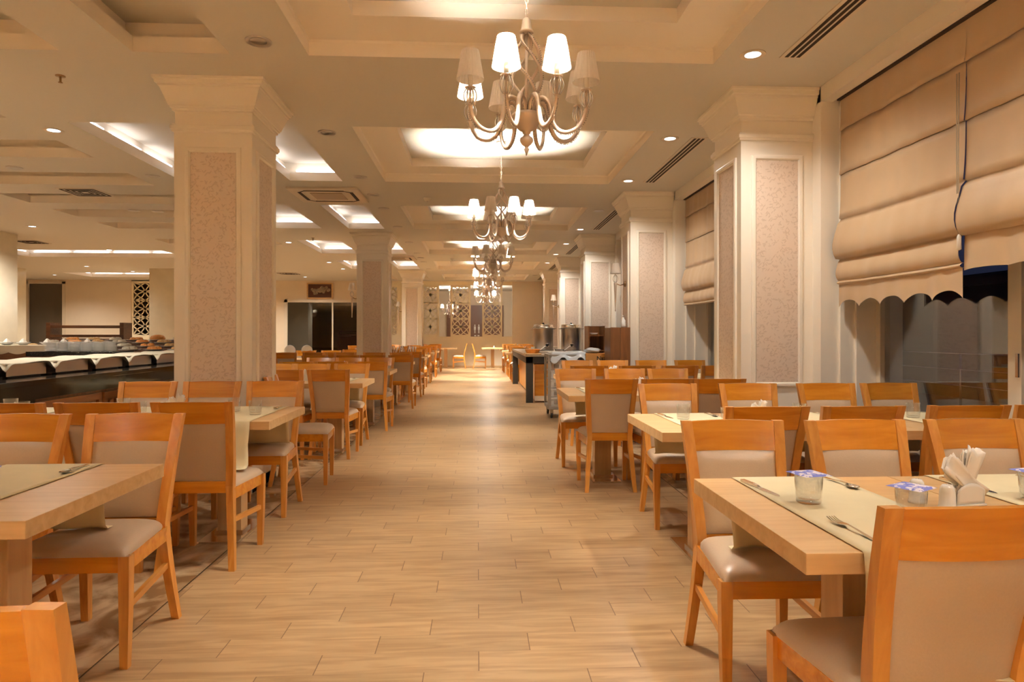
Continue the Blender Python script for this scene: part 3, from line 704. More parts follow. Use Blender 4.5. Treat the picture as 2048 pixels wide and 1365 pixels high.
# ------------------------------------------------------------------ blinds
def blind(y0, y1, lines, folds, zb, label, seed, ztop=3.12, scal=7, scald=.045, skew=0):
    rnd = random.Random(seed)
    t = empty('roman_blind', label, 'blind', (2.88, (y0 + y1) / 2, 0), 0, 'tan fabric roman blinds at the right windows')
    h = (y1 - y0) / 2
    ph = [rnd.uniform(0, 6) for _ in range(6)]
    def wrinkle(yy, z): return .004 * math.sin(9 * yy + ph[0] + 2 * z) + .003 * math.sin(21 * yy + ph[1] - 1.5 * z) + .002 * math.sin(37 * yy + ph[2])
    # flat part with pleat seams
    Z = [ztop] + list(lines) + [folds[0]]
    prof = []
    for a, b_ in zip(Z[:-1], Z[1:]):
        n = 8
        for i in range(n):
            u = i / (n - 1); z = a + (b_ - a) * u; prof.append((-.002 - .012 * u ** 3 if u < .96 else -.014, z - (0 if u < .96 else 0)))
        prof.append((.003, b_ - .004))
    # stacked folds: each bulges into the room and tucks back
    fl = list(folds)
    k = 0
    for a, b_ in zip(fl[:-1], fl[1:]):
        for i in range(1, 9):
            u = i / 8; prof.append((.0 - (.05, .03, .02)[min(k, 2)] * math.sin(PI * min(1, .05 + .83 * u ** 1.6)) - .012 - .012 * (k == 0) * u, a + (b_ - a) * u))
        prof.append((-.004, b_ - .004)); k += 1
    NU = 60; prof2 = prof
    def fn(u, v):
        yy = -h + 2 * h * u; i = min(int(v * (len(prof2) - 1) + 1e-6), len(prof2) - 1); x, z = prof2[i]
        sag = .012 * math.sin(PI * u) if z < folds[0] + .3 else 0
        return (x + wrinkle(yy, z) * (1 if z < ztop - .05 else .2), yy, z - sag * .5 + skew * (u - .5) * (1 if z < folds[0] + .01 else 0))
    MB().grid(fn, NU, len(prof2) - 1).build('fabric', 'blind', t)
    zf = fl[-1]
    def fn2(u, v):
        yy = -h + 2 * h * u; ed = zb + scald * abs(math.sin(PI * scal * u)) ** .8
        z = zf - .004 + (ed - zf) * v
        return (-.012 + wrinkle(yy, z) * 1.5 + .006 * math.sin(6 * PI * scal * u / 3) * v, yy, z + skew * (u - .5))
    MB().grid(fn2, NU * 2, 8).build('scalloped_valance', 'blind', t)
    MB().box(-.03, .02, -h, h, ztop - .012, ztop + .0).build('head_rail', 'slot', t)
    return t
LN = (2.87, 2.52)
def bay_blinds(a, b_, names, seed, zb=(1.47, 1.635)):
    m = a + (b_ - a) * .54
    blind(m, b_ - .06, LN, (2.17, 1.85, 1.68, 1.65), zb[0], names[0], seed, scal=5, scald=.055)
    if len(names) > 1: blind(a + .06, m, LN, (2.165, 1.84), zb[1], names[1], seed + 1, scal=5, scald=.008)
bay_blinds(2.13, 5.22, ['large tan roman blind with scalloped hem, left one at the nearest right window', 'large tan roman blind cut by the right picture edge'], 3)
bay_blinds(6.08, 9.17, ['tan roman blind beyond the nearest right pillar', 'tan roman blind hidden mostly behind nearest right pillar'], 9, (1.75, 1.75))
for i in range(3, 6): bay_blinds(*bays[i], ['tan roman blind in the %s window bay, farther half' % ORD[i], 'tan roman blind in the %s window bay, nearer half' % ORD[i]], 20 + i * 3, (1.8, 1.8))
t = empty('blind_cord', 'beaded blind cord with white weight hanging between the two large blinds', 'cord', (2.84, 3.80, 0))
MB().tube([(0, 0, 2.8), (.002, .01, 2.3), (0, .0, 1.84)], .003, 5).tube([(0, .02, 2.8), (.002, .024, 2.3), (0, .012, 1.84)], .003, 5).build('cord', 'cloth_w', t)
MB().lathe([(.001, 1.75), (.012, 1.755), (.012, 1.83), (.005, 1.845), (.001, 1.845)], n=10).build('weight', 'whiteplastic', t)

# ------------------------------------------------------------------ outside the windows
struct(MB().box(3.4, 12, -6, 30, -.2, -.05), 'floor_terrace', 'outfloor')
bd = empty('terrace_building', 'dark low building across the terrace behind the right window glass', 'building', (11, 9, 0))
MB().box(-1.2, 1.2, -12, 14, -.05, 2.2).build('wall', 'exterior', bd); MB().box(-1.5, 1.2, -12.5, 14.5, 2.2, 2.4).build('roof', 'dark', bd)
rl = empty('terrace_railing', 'thin steel railing on the dark terrace behind the window', 'railing', (7.5, 8, -.05))
m_ = MB()
for z in (1.0, .75, .5): m_.tube([(0, -12, z), (0, 12, z)], .012, 6)
m_.build('rail', 'chrome', rl)
for i in range(13): MB().tube([(0, -12 + i * 2, 0), (0, -12 + i * 2, 1.0)], .018, 6).build('post', 'chrome', rl)
for i, (y, z) in enumerate(((9.3, 1.45), (8.6, 1.45), (8.0, 1.44))):
    t = empty('terrace_lamp', ['brightest', 'middle', 'smallest'][i] + ' of three white lamps glowing outside the window', 'outdoor lamp', (9.6, y, 0), 0, 'white lamps outside')
    MB().lathe([(.05, 0 - .05), (.03, .05), (.03, 1.3)], n=8).build('post', 'dark', t)
    MB().lathe([(.001, z - .06), (.07 - .02 * i, z), (.001, z + .06)], n=10).build('lamp', 'dl_cool', t)

# ------------------------------------------------------------------ chairs
def beam(m, a, b, w, h):   # box-section bar between two points (w horizontal, h vertical)
    a = Vector(a); b = Vector(b); t = (b - a).normalized(); s = t.cross(Vector((0, 0, 1)))
    if s.length < .01: s = Vector((1, 0, 0))
    s.normalize(); u = s.cross(t).normalized()
    ring = lambda p: [p - s * w / 2 - u * h / 2, p + s * w / 2 - u * h / 2, p + s * w / 2 + u * h / 2, p - s * w / 2 + u * h / 2]
    m.loft([ring(a), ring(b)])
def yb(z): return .19 + .062 * (1 - z / .44) ** 1.35 if z < .44 else .19 + .10 * ((z - .44) / .46) ** 1.35
def xo(z): return .180 + .028 * (1 - z / .44) ** 1.2 if z < .44 else .180 + .031 * ((z - .44) / .46)
def pillow(m, hw0, hw1, y0, y1, z0, th, n=14, p=7.0):
    def fn(u, v):
        a = 2 * u - 1; b = 2 * v - 1
        aa = math.sin(a * PI / 2); bb = math.sin(b * PI / 2)
        hw = hw0 + (hw1 - hw0) * (bb + 1) / 2; y = y0 + (y1 - y0) * (bb + 1) / 2
        k = ((1 - abs(aa) ** p) ** .45) * ((1 - abs(bb) ** p) ** .45) if abs(aa) < 1 and abs(bb) < 1 else 0
        dome = 1 + .28 * (1 - aa * aa) * (1 - bb * bb)
        # soften the corners in plan
        c = .965 if abs(aa) > .9 and abs(bb) > .9 else 1
        return (aa * hw * (1 - .035 * (1 - k)) * c, (y - (y0 + y1) / 2) * (1 - .03 * (1 - k)) + (y0 + y1) / 2, z0 + th * k * dome / 1.1)
    m.grid(fn, n, n)
    m.add([(-hw0 * .96, y0 + .008, z0), (hw0 * .96, y0 + .008, z0), (hw1 * .96, y1 - .008, z0), (-hw1 * .96, y1 - .008, z0)], [(0, 3, 2, 1)])
def make_chair():
    t = empty('dining_chair', '', 'chair')
    m = MB(); pillow(m, .222, .182, -.220, .185, .424, .052); m.build('seat', 'leather', t)
    fr = MB()
    fr.box(-.185, .185, -.208, -.186, .362, .425, bev=.002)
    for s in (-1, 1): beam(fr, (s * .197, -.19, .394), (s * .170, .185, .394), .022, .062)
    fr.build('seat_frame', 'wood_x', t)
    for s in (-1, 1):
        MB().rects([(s * .196, -.193, 0, .0145, .0145), (s * .199, -.194, .20, .018, .018), (s * .2, -.195, .36, .020, .020), (s * .2, -.195, .424, .020, .020)]).build('leg', 'wood_z', t)
        zs = [0, .06, .14, .22, .30, .38, .44, .52, .60, .68, .76, .84, .90]; sp = []
        for z in zs:
            wx = .0155 + .0035 * min(1, z / .44) + (.002 * (z - .44) / .46 if z > .44 else 0); wy = (.016 + .0075 * min(1, z / .44)) if z < .44 else .0235 - .0105 * (z - .44) / .46
            sp.append((s * (xo(z) - wx), yb(z), z, wx, wy))
        MB().rects(sp).build('leg', 'wood_z', t)
        st = MB(); beam(st, (s * .199, -.20, .225), (s * (xo(.25) - .018), yb(.25), .255), .018, .026); st.build('stretcher', 'wood_y', t)
    tr = MB(); N = 12; rings = []
    for i in range(N + 1):
        u = 2 * i / N - 1
        def P(z, side):
            x = u * (xo(z) - .036); y = yb(z) + .020 * (1 - u * u) + side * .010; return (x, y, z + (.004 * (1 - u * u) if z > .8 else 0))
        rings.append([P(.782, -1), P(.782, 1), P(.86, 1), P(.897, 1), P(.897, -1), P(.86, -1)])
    tr.loft(rings); tr.build('top_rail', 'wood_x', t)
    br = MB(); beam(br, (-.146, yb(.43), .432), (.146, yb(.43), .432), .024, .062); br.build('back_rail', 'wood_x', t)
    bp = MB()
    for side in (-1, 1):
        def fn(u, v, side=side):
            a = 2 * u - 1; z = .466 + .316 * v; b = 2 * v - 1
            k = max(0, (1 - abs(a) ** 8)) ** .5 * max(0, (1 - abs(b) ** 10)) ** .5
            return (a * (xo(z) - .0385), yb(z) + .017 * (1 - a * a) * v + side * (.006 + (.014 if side < 0 else .008) * k), z)
        bp.grid(fn, 12, 12)
    bp.build('backrest', 'leather', t)
    return t
chairK = Kind(make_chair())

# ------------------------------------------------------------------ tables
TH = .75
def make_table():
    t = empty('dining_table', '', 'table')
    MB().box(-.349, .349, -.40, .40, TH - .05, TH, bev=.003).build('tabletop', 'oak', t)
    MB().box(-.072, .072, -.06, .06, .018, TH - .05, bev=.003).build('pedestal', 'oak_z', t)
    b_ = MB().box(-.12, .12, -.25, .25, 0, .014, bev=.002); b_.box(-.085, .085, -.075, .075, .014, .03); b_.build('base_plate', 'chrome', t)
    return t
tabK = Kind(make_table())
def make_runner(hw=.18, near=.40, far=.40, seed=0):
    rnd = random.Random(seed)
    pts = []
    zt = TH + .0025
    def side(s, e):
        p = [(s * (e + .004), zt - .004), (s * (e + .0065), .70), (s * (e + .008), .62), (s * (e + .007), .55), (s * (e + .012), .505), (s * (e + .03), .490), (s * (e + .065), .489)]
        return p
    path = list(reversed(side(-1, near))) + [(-near + .004, zt)] + [(-near + (near + far) * i / 8, zt) for i in range(1, 8)] + [(far - .004, zt)] + side(1, far)
    n = len(path) - 1; ph = rnd.uniform(0, 6)
    def fn(u, v):
        i = min(int(v * n + 1e-6), n); y, z = path[i]; drop = max(0, (TH - z)) / .27
        x = (2 * u - 1) * hw * (1 - .05 * drop)
        s = -1 if y < 0 else 1
        y2 = y + s * drop * .012 * (1 + math.sin(u * 11 + ph)) if z < .72 else y
        return (x + .006 * drop * math.sin(5 * z * 6 + ph), y2, z)
    m = MB().grid(fn, 14, n)
    o = m.build('table_runner', 'runner'); md = o.modifiers.new('thick', 'SOLIDIFY'); md.thickness = .0016; md.offset = 1
    return tag(o, '', 'table runner')
runK = Kind(make_runner())

# cutlery, glass, caddy prototypes
def knife():
    m = MB(); m.rects([(0, 0, 0, .001, .001)] * 0) if False else None
    pr = [(-.11, .004, .003), (-.105, .0075, .004), (-.03, .006, .0045), (-.01, .004, .004), (0, .0045, .0022), (.01, .009, .0012), (.08, .0095, .001), (.10, .007, .0008), (.112, .001, .0006)]
    m.loft([[(-w, y, .0002), (w, y, .0002), (w, y, h * 2), (-w, y, h * 2)] for y, w, h in pr])
    return tag(m.build('table_knife', 'chrome'), '', 'knife')
def spoon():
    m = MB(); pr = [(-.10, .001, .0), (-.098, .006, .0), (-.06, .0048, .001), (-.01, .0028, .006), (.03, .0025, .008)]
    m.loft([[(-w, y, z + .0002), (w, y, z + .0002), (w, y, z + .0022), (-w, y, z + .0022)] for y, w, z in pr])
    def fn(u, v):
        a = 2 * PI * u; r = v; return (.0175 * r * math.cos(a), .058 + .028 * r * math.sin(a), .0015 + .0075 * r * r)
    m.grid(fn, 16, 5)
    o = m.build('teaspoon', 'chrome'); md = o.modifiers.new('thick', 'SOLIDIFY'); md.thickness = .001; md.offset = 1
    return tag(o, '', 'spoon')
def fork():
    m = MB(); pr = [(-.11, .001, .0), (-.108, .007, .0), (-.07, .005, .001), (-.01, .003, .007), (.02, .0028, .009), (.035, .008, .007), (.05, .012, .005), (.058, .0125, .004)]
    m.loft([[(-w, y, z + .0002), (w, y, z + .0002), (w, y, z + .0022), (-w, y, z + .0022)] for y, w, z in pr])
    for k in range(4):
        x = -.0105 + k * .007
        m.loft([[(x - w, y, z), (x + w, y, z), (x + w, y, z + .002), (x - w, y, z + .002)] for y, w, z in ((.057, .0022, .004), (.08, .0019, .005), (.10, .001, .010))])
    return tag(m.build('table_fork', 'chrome'), '', 'fork')
def tumbler(lid):
    t = empty('drinking_glass', '', 'glass')
    MB().lathe([(.001, .0), (.033, 0), (.036, .004), (.037, .02), (.040, .088), (.0385, .088), (.0352, .02), (.031, .012), (.001, .011)], n=24, cap=False).build('tumbler', 'tumbler', t)
    if lid:
        def sq(u, v):
            a = 2 * u - 1; b = 2 * v - 1; r = max(abs(a), abs(b))
            return (a * .046, b * .046, .0895 - .004 * max(0, r - .75) * 4 * (1 if (abs(a) > .8 or abs(b) > .8) else 0))
        o = MB().grid(sq, 12, 12).build('paper_lid', 'lidpaper', t)
    return t
m_, nt, b_ = nmat('blue_printed_paper')
tx = nt.nodes.new('ShaderNodeTexCoord'); vr = nt.nodes.new('ShaderNodeTexNoise'); vr.inputs['Scale'].default_value = 60; rr = nt.nodes.new('ShaderNodeValToRGB'); rr.color_ramp.interpolation = 'CONSTANT'
rr.color_ramp.elements[0].color = (.16, .18, .55, 1); rr.color_ramp.elements[1].color = (.66, .60, .68, 1); rr.color_ramp.elements[1].position = .52
nt.links.new(tx.outputs['Object'], vr.inputs['Vector']); nt.links.new(vr.outputs['Fac'], rr.inputs[0]); nt.links.new(rr.outputs[0], b_.inputs['Base Color']); b_.inputs['Roughness'].default_value = .7
M['lidpaper'] = m_
def shaker():
    t = empty('salt_shaker', '', 'shaker')
    MB().lathe([(.001, 0), (.0235, 0), (.024, .007), (.022, .008), (.0205, .048), (.0185, .062), (.013, .070), (.001, .072)], n=20).build('body', 'white', t)
    h = MB()
    for k in range(5): h.lathe([(.001, .0), (.0011, .0), (.0011, .0004), (.001, .0004)], .004 * math.cos(k * 1.25), .004 * math.sin(k * 1.25), .0715, n=6)
    h.build('pouring_holes', 'ink', t)
    return t
def holder():
    t = empty('napkin_holder', '', 'napkin holder')
    MB().box(-.055, .055, -.022, .022, 0, .006, bev=.002).build('base', 'white', t)
    for s in (-1, 1):
        def fn(u, v, s=s):
            a = 2 * u - 1; return (a * .050, s * (.018 + .002 * v), .006 + .062 * v * (1 - .35 * a * a * v))
        o = MB().grid(fn, 10, 6).build('side_plate', 'white', t); md = o.modifiers.new('t', 'SOLIDIFY'); md.thickness = .003
    return t
def napkins(seed=1, big=True):
    rnd = random.Random(seed); m = MB()
    for s in (-1, 1):
        for k in range(7):
            y = (k - 3) * .0038 + s * .002
            ang = R((-50 if s < 0 else 18) + rnd.uniform(-6, 6)); L_ = (.165 if s < 0 else .135) + rnd.uniform(-.014, .014); wd = .021
            c, sn = math.cos(ang), math.sin(ang); st = -.072 if s < 0 else -.045
            def fn(u, v, y=y, c=c, sn=sn, L_=L_, s=s, k=k, st=st):
                p = st + L_ * v; q = (2 * u - 1) * (wd + .010 * abs(v - .3)); return (p * sn + q * c, y + .004 * math.sin(5 * v + k) + .004 * math.cos(q * 90), .068 + p * c - q * sn + .006 * math.sin(u * 9 + k) * v)
            m.grid(fn, 6, 8)
    o = m.build('folded_napkins', 'napkin'); md = o.modifiers.new('t', 'SOLIDIFY'); md.thickness = .0016
    return tag(o, '', 'napkins')
kK, sK, fK, gK, glK, shK, hK, nK = Kind(knife()), Kind(spoon()), Kind(fork()), Kind(tumbler(False)), Kind(tumbler(True)), Kind(shaker()), Kind(holder()), Kind(napkins())

def chair_row(side, row, xs, yc, far, note='', jit=0):
    rnd = random.Random((500 if side == 'left' else 0) + row * 7 + far)
    for i, x in enumerate(xs):
        rz = (0 if far else PI) + R(rnd.uniform(-1.5, 1.5)) + (R(rnd.uniform(-4, 4)) if jit else 0)
        lab = 'wooden chair, %s side of %s table row %s of aisle, %s from aisle' % ('far' if far else 'near', ORD[row] if isinstance(row, int) else row, side, ORD[i])
        chairK.put((x, yc + rnd.uniform(-.012, .012), 0), rz, lab, 'dining chairs %s of the aisle' % side)
def table_row(side, row, x0, y0, n, roff=0, items=2, lid=False):
    """units run away from the aisle; y0 is the near edge"""
    sg = 1 if side == 'right' else -1
    rn = ORD[row]
    for i in range(n):
        cx = x0 + sg * (.35 + .70 * i); cy = y0 + .40
        wh = '%s table from aisle, %s row %s' % (ORD[i], rn, side)
        tabK.put((cx, cy, 0), 0, 'light oak table, %s from aisle in the %s row %s of aisle' % (ORD[i], rn, side), 'oak dining tables %s of the aisle' % side)
        rx = cx + roff
        runK.put((rx, cy, 0), 0, 'pale yellow runner across %s of aisle' % wh, 'table runners %s of the aisle' % side)
        z = TH + .0045
        if items >= 2:
            kK.put((rx - .155 * 1, cy + .225, z), R(8) + PI, 'table knife, far setting, %s of aisle' % wh, 'table knives')
            sK.put((rx + .145, cy + .27, z), PI + R(4), 'teaspoon, far setting, %s of aisle' % wh, 'teaspoons')
            fK.put((rx - .115, cy - .25, z), R(4), 'fork, near setting, %s of aisle' % wh, 'table forks')
        if items >= 1:
            K = glK if lid else gK; ln_ = 'blue lidded glass' if lid else 'clear glass'
            K.put((rx - .085, cy + .04 + (.0 if lid else .06), z), R(12), '%s, farther one, %s of aisle' % (ln_, wh), 'drinking glasses')
            K.put((rx + .11, cy - .14 + (0 if lid else .05), z), R(30), '%s, nearer one, %s of aisle' % (ln_, wh), 'drinking glasses')
        if items >= 1 and i % 2 == 0 and i + 1 < n:
            ex = cx + sg * .31 if side == 'right' else cx - .31
            ex = cx + sg * .335; zz = TH + .001
            hK.put((ex, cy + .0, zz), R(12), 'white napkin holder, %s of aisle' % wh, 'napkin holders')
            nk_ = nK.put((ex, cy + .0, zz), R(12), 'crossed paper napkins, %s of aisle' % wh, 'napkins'); nk_.scale = (1, 1, 1) if row == 0 else (.72, .72, .72)
            shK.put((ex - .085, cy - .04, zz), 0, 'white shaker nearer camera, %s of aisle' % wh, 'salt and pepper shakers')
            shK.put((ex - .125, cy + .035, zz), 0, 'white shaker farther away, %s of aisle' % wh, 'salt and pepper shakers')
# right side
table_row('right', 0, .755, 1.50, 2, roff=-.035, items=2, lid=True)
chair_row('right', 0, [1.04, 1.56, 2.07], 2.40, 1); chair_row('right', 0, [1.035, 1.56], 1.62, 0)
table_row('right', 1, .945, 3.375, 3, roff=0, items=2)
chair_row('right', 1, [1.42, 1.90, 2.45, 2.92], 3.50, 0); chair_row('right', 1, [1.35, 1.93, 2.50, 2.98], 4.41, 1)
table_row('right', 2, .74, 5.42, 2, items=2)
chair_row('right', 2, [1.06, 1.50, 1.92], 5.49, 0); chair_row('right', 2, [1.0, 1.50, 1.95], 6.47, 1)
table_row('right', 3, .95, 7.55, 3, items=1)
chair_row('right', 3, [1.25, 1.78, 2.28, 2.72], 7.68, 0); chair_row('right', 3, [1.34, 1.81, 2.33, 2.87], 8.62, 1)
table_row('right', 4, .74, 17.3, 2, items=1); chair_row('right', 4, [1.1, 1.6], 17.4, 0); chair_row('right', 4, [1.1, 1.6], 18.4, 1)
table_row('right', 5, .74, 19.5, 2, items=1); chair_row('right', 5, [1.1, 1.6], 19.6, 0); chair_row('right', 5, [1.1, 1.6], 20.6, 1)
table_row('right', 6, .74, 21.7, 2, items=1); chair_row('right', 6, [1.05, 1.6], 21.8, 0); chair_row('right', 6, [1.05, 1.6], 22.8, 1)
# left side
table_row('left', 0, -1.22, 1.87, 3, roff=-.06, items=2, lid=True)
chair_row('left', 0, [-1.52, -2.02, -2.52], 2.77, 1)
chairK.put((-.742, 1.205, 0), PI + R(-3), 'wooden chair cut off at the bottom left corner of the view', 'dining chairs left of the aisle')
table_row('left', 1, -1.20, 3.92, 3, roff=.06, items=2)
chair_row('left', 1, [-1.49, -1.98, -2.44, -2.9], 3.86, 0); chair_row('left', 1, [-1.52, -1.98, -2.45], 4.83, 1)
chairK.put((-1.47, 5.80, 0), PI / 2 + R(5), 'wooden chair turned sideways to the aisle against the nearest left pillar', 'dining chairs left of the aisle')
table_row('left', 2, -1.17, 6.88, 3, items=2)
chair_row('left', 2, [-1.48, -1.93, -2.5], 7.01, 0); chair_row('left', 2, [-1.50, -1.95, -2.36], 7.76, 1)
table_row('left', 3, -1.17, 9.02, 3, items=1)
chair_row('left', 3, [-1.36, -1.87, -2.32, -2.8], 8.95, 0); chair_row('left', 3, [-1.45, -1.89, -2.33], 9.77, 1)
table_row('left', 4, -1.15, 11.55, 3, items=1)
chair_row('left', 4, [-1.28, -1.74, -2.17, -2.7], 11.50, 0); chair_row('left', 4, [-1.45, -1.95, -2.5], 12.50, 1)
table_row('left', 5, -1.10, 13.95, 1, items=1)
chair_row('left', 5, [-1.31], 13.60, 0); chair_row('left', 5, [-1.45], 14.85, 1)
for r_, y0 in ((6, 15.6), (7, 17.35), (8, 19.5), (9, 22.1)):
    table_row('left', r_, -1.15, y0, 2, items=1 if r_ < 8 else 0)
    chair_row('left', r_, [-1.4, -1.95], y0 + .02, 0); chair_row('left', r_, [-1.45, -1.95], y0 + .95, 1)
# a second block of tables far back on the left, behind the second pillar
def block_row(r_, x0, y0, n, xs):
    for i in range(n):
        cx = x0 - .35 - .7 * i
        tabK.put((cx, y0 + .4, 0), 0, 'light oak table, %s leftward from the second left pillar, %s back block row' % (ORD[i], ORD[r_]), 'oak dining tables at the back left')
    for far, yy in ((0, y0 - .02), (1, y0 + .95)):
        for i, x in enumerate(xs):
            chairK.put((x, yy, 0), 0 if far else PI, 'wooden chair, %s side of the %s back block row, %s leftward from pillar' % ('far' if far else 'near', ORD[r_], ORD[i]), 'dining chairs at the back left')
block_row(0, -2.5, 13.25, 3, [-2.69, -3.13, -3.66])
block_row(1, -2.6, 15.7, 1, [-2.86])
block_row(2, -2.6, 18.2, 1, [-2.72, -3.2])
block_row(3, -2.6, 20.7, 2, [-2.72, -3.2, -3.7])
# end-on tables at the back partition
t1 = tabK.put((.55, 24.35, 0), PI / 2, 'oak pedestal table end-on against the back partition, right of the aisle centre', 'oak tables at the back partition')
t2 = tabK.put((-1.15, 24.35, 0), PI / 2, 'oak pedestal table end-on against the back partition, left of the aisle centre', 'oak tables at the back partition')
chairK.put((.10, 24.35, 0), PI / 2, 'wooden chair in profile at back partition, facing right', 'chairs at the back partition')
chairK.put((-.68, 24.35, 0), -PI / 2, 'wooden chair in profile at back partition, facing left', 'chairs at the back partition')
chairK.put((1.12, 24.35, 0), -PI / 2, 'wooden chair at the right end of the end-on table by the partition', 'chairs at the back partition')
shK.put((.60, 24.35, TH + .001), 0, 'white shaker on the end-on table at the back partition', 'salt and pepper shakers')

# ------------------------------------------------------------------ drinks counter, urns, trolley, cabinet
t = empty('drinks_counter', 'dark framed drinks counter with orange wood panel carrying the two steel urns', 'counter', (1.5, 14.4, 0))
X0, X1_, Y0, Y1 = -.62, .62, -2.3, 2.3
f = MB()
for x in (X0, X1_ - .13):
    for y in (Y0, Y1 - .05): f.box(x, x + .13, y, y + .05, 0, .80)
f.box(X0, X1_, Y0, Y0 + .05, .72, .84); f.box(X0, X0 + .13, Y0, Y1, .72, .84); f.box(X0, X1_, Y1 - .05, Y1, .72, .84)
f.build('frame', 'dark', t)
MB().box(X0 - .01, X1_ + .005, Y0 - .02, Y1, .84, .88, bev=.006).build('worktop', 'steel', t)
MB().box(X0 - .01, X0 + .28, Y0 - .04, Y0 + .5, .88, .895, bev=.004).build('edge_cap', 'oak', t)
MB().box(X0 + .16, X1_ - .05, Y0 + .06, Y1 - .1, .05, .70, bev=.01).build('cabinet_body', 'wood_z', t)
MB().box(X0 + .165, X0 + .42, Y0 + .05, Y0 + .06, .10, .58).build('side_panel', 'wood_x', t)
cv = MB()
for k in range(5):
    zc = .18 + .1 * k
    for s in (-1, 1): beam(cv, (-.10, Y0 + .05, zc), (-.02, Y0 + .05, zc + s * .06), .006, .016); beam(cv, (.06, Y0 + .05, zc), (-.02, Y0 + .05, zc + s * .06), .006, .016)
cv.build('carved_trim', 'oak', t)
MB().box(-.14, .40, Y0 + .052, Y0 + .058, .12, .62).build('carved_recess', 'slot', t)
MB().box(X0 + .16, X1_ - .06, Y0 + .04, Y0 + .05, .03, .12).build('kickboard', 'ventbeige', t)
def urn(x, y, z, label, tapx):
    t = empty('hot_drink_urn', label, 'urn', (x, y, z), 0, 'steel urns on the drinks counter')
    MB().lathe([(.001, .05), (.19, .05), (.20, .06), (.20, .075), (.192, .085), (.192, .46), (.20, .47), (.20, .485), (.001, .486)], n=40).build('body', 'steel', t)
    ld_ = MB().lathe([(.001, .487), (.203, .487), (.205, .495), (.19, .50), (.188, .545), (.18, .555), (.001, .56)], n=40).build('lid', 'chrome', t)
    MB().lathe([(.001, .56), (.018, .56), (.022, .58), (.012, .59), (.001, .59)], n=12).build('lid_knob', 'dark', ld_)
    MB().tube([(.192 + 0, 0, .47), (.235, 0, .475), (.245, 0, .478)], .008, 7).tube([(-.192, 0, .47), (-.235, 0, .475), (-.245, 0, .478)], .008, 7).build('handle', 'chrome', t)
    tp_ = MB().tube([(tapx, -.185, .16), (tapx, -.23, .16), (tapx, -.235, .12)], .012, 8).tube([(tapx - .03, -.235, .165), (tapx + .03, -.235, .165)], .01, 8).build('tap', 'dark', t)
    rg = MB(); rg.tube([(tapx + .035 * math.cos(a), -.245, .16 + .035 * math.sin(a)) for a in [2 * PI * i / 16 for i in range(17)]], .006, 6, cap=False); rg.build('tap_lever', 'chrome', tp_)
    MB().box(-.16, -.13, -.16, .16, .0, .05).box(.13, .16, -.16, .16, 0, .05).build('stand', 'dark', t)
    MB().tube([(tapx - .03, -.25, .15), (tapx - .16, -.24, .05), (tapx - .19, -.25, .02)], .006, 6).build('hose', 'whiteplastic', t)
    MB().box(-.13, .13, -.43, -.22, .0, .045, bev=.008).build('drip_tray', 'steel', t)
urn(1.27, 12.85, .88, 'left of two tall stainless steel urns on the drinks counter', .05)
urn(1.81, 12.85, .88, 'right of two tall stainless steel urns, with dark lid knob', -.02)
t = empty('steel_pot', 'small round steel pot standing between the two urns', 'pot', (1.55, 12.6, .88)); MB().lathe([(.001, 0), (.06, 0), (.07, .01), (.085, .08), (.10, .085), (.098, .09), (.08, .088), (.066, .012), (.001, .012)], n=24, cap=False).build('bowl', 'chrome', t); MB().lathe([(.001, .004), (.05, .004), (.05, .005), (.001, .005)], n=16).build('base_ring', 'steel', t)
t = empty('bread_basket', 'shallow wicker basket at the left end of the drinks counter', 'basket', (1.02, 12.35, .896))
MB().lathe([(.001, .0), (.10, 0), (.13, .07), (.135, .075), (.125, .072), (.095, .01), (.001, .01)], n=24, cap=False).build('bowl', 'bread', t)
t.children[0].scale = (1.1, .8, 1)
t = empty('paper_cup_stack', 'short stack of white paper cups beside the left urn', 'cups', (1.06, 12.7, .881)); MB().lathe([(.001, 0), (.028, 0), (.038, .12), (.04, .125), (.001, .125)], n=16).build('cup', 'white', t)
# trolley
t = empty('crate_trolley', 'grey service trolley stacked with white crates under plastic film', 'trolley', (1.33, 10.15, 0))
for sx in (-1, 1):
    for sy in (-1, 1):
        w_ = MB().lathe([(.001, -.015), (.04, -.015), (.045, 0), (.04, .015), (.001, .015)], n=16).build('wheel', 'dark', t); w_.rotation_euler = (0, PI / 2, 0); w_.location = (sx * .23, sy * .26, .045)
        MB().box(sx * .23 - .025, sx * .23 + .025, sy * .26 - .025, sy * .26 + .025, .05, .13).build('caster_bracket', 'steel', t)
MB().box(-.28, .28, -.31, .31, .13, .18, bev=.01).build('platform', 'greyplastic', t)
for sx in (-1, 1):
    MB().box(sx * .265 - .018, sx * .265 + .018, -.31, -.27, .18, .93).build('upright', 'greyplastic', t); MB().box(sx * .265 - .018, sx * .265 + .018, .27, .31, .18, .93).build('upright', 'greyplastic', t)
MB().box(-.28, .28, -.31, .31, .90, .95, bev=.01).build('top_tray', 'greyplastic', t)
for k in range(5):
    c = empty('plastic_crate', 'white plastic crate in the trolley, %s from the bottom' % ORD[k], 'crate', (1.33, 10.15, .18 + k * .135), 0, 'white crates in the trolley')
    q = MB().box(-.235, .235, -.26, .26, 0, .11, bev=.008); q.box(-.24, .24, -.27, .27, .10, .13, bev=.004); q.build('body', 'white', c)
    q = MB()
    for i in range(4): q.box(-.19 + i * .1, -.12 + i * .1, -.272, -.261, .03, .08)
    q.build('grip_slot', 'greyplastic', c)
def film(u, v):
    x = -.29 + .58 * u; y = -.33 + .66 * v; e = max(abs(2 * u - 1), abs(2 * v - 1))
    return (x, y, .962 + .012 * math.sin(9 * u + 5 * v) * math.sin(7 * v) - (.0 if e < .9 else (e - .9) * 1.2 * (1 + .4 * math.sin(14 * u + 11 * v))) + .008)
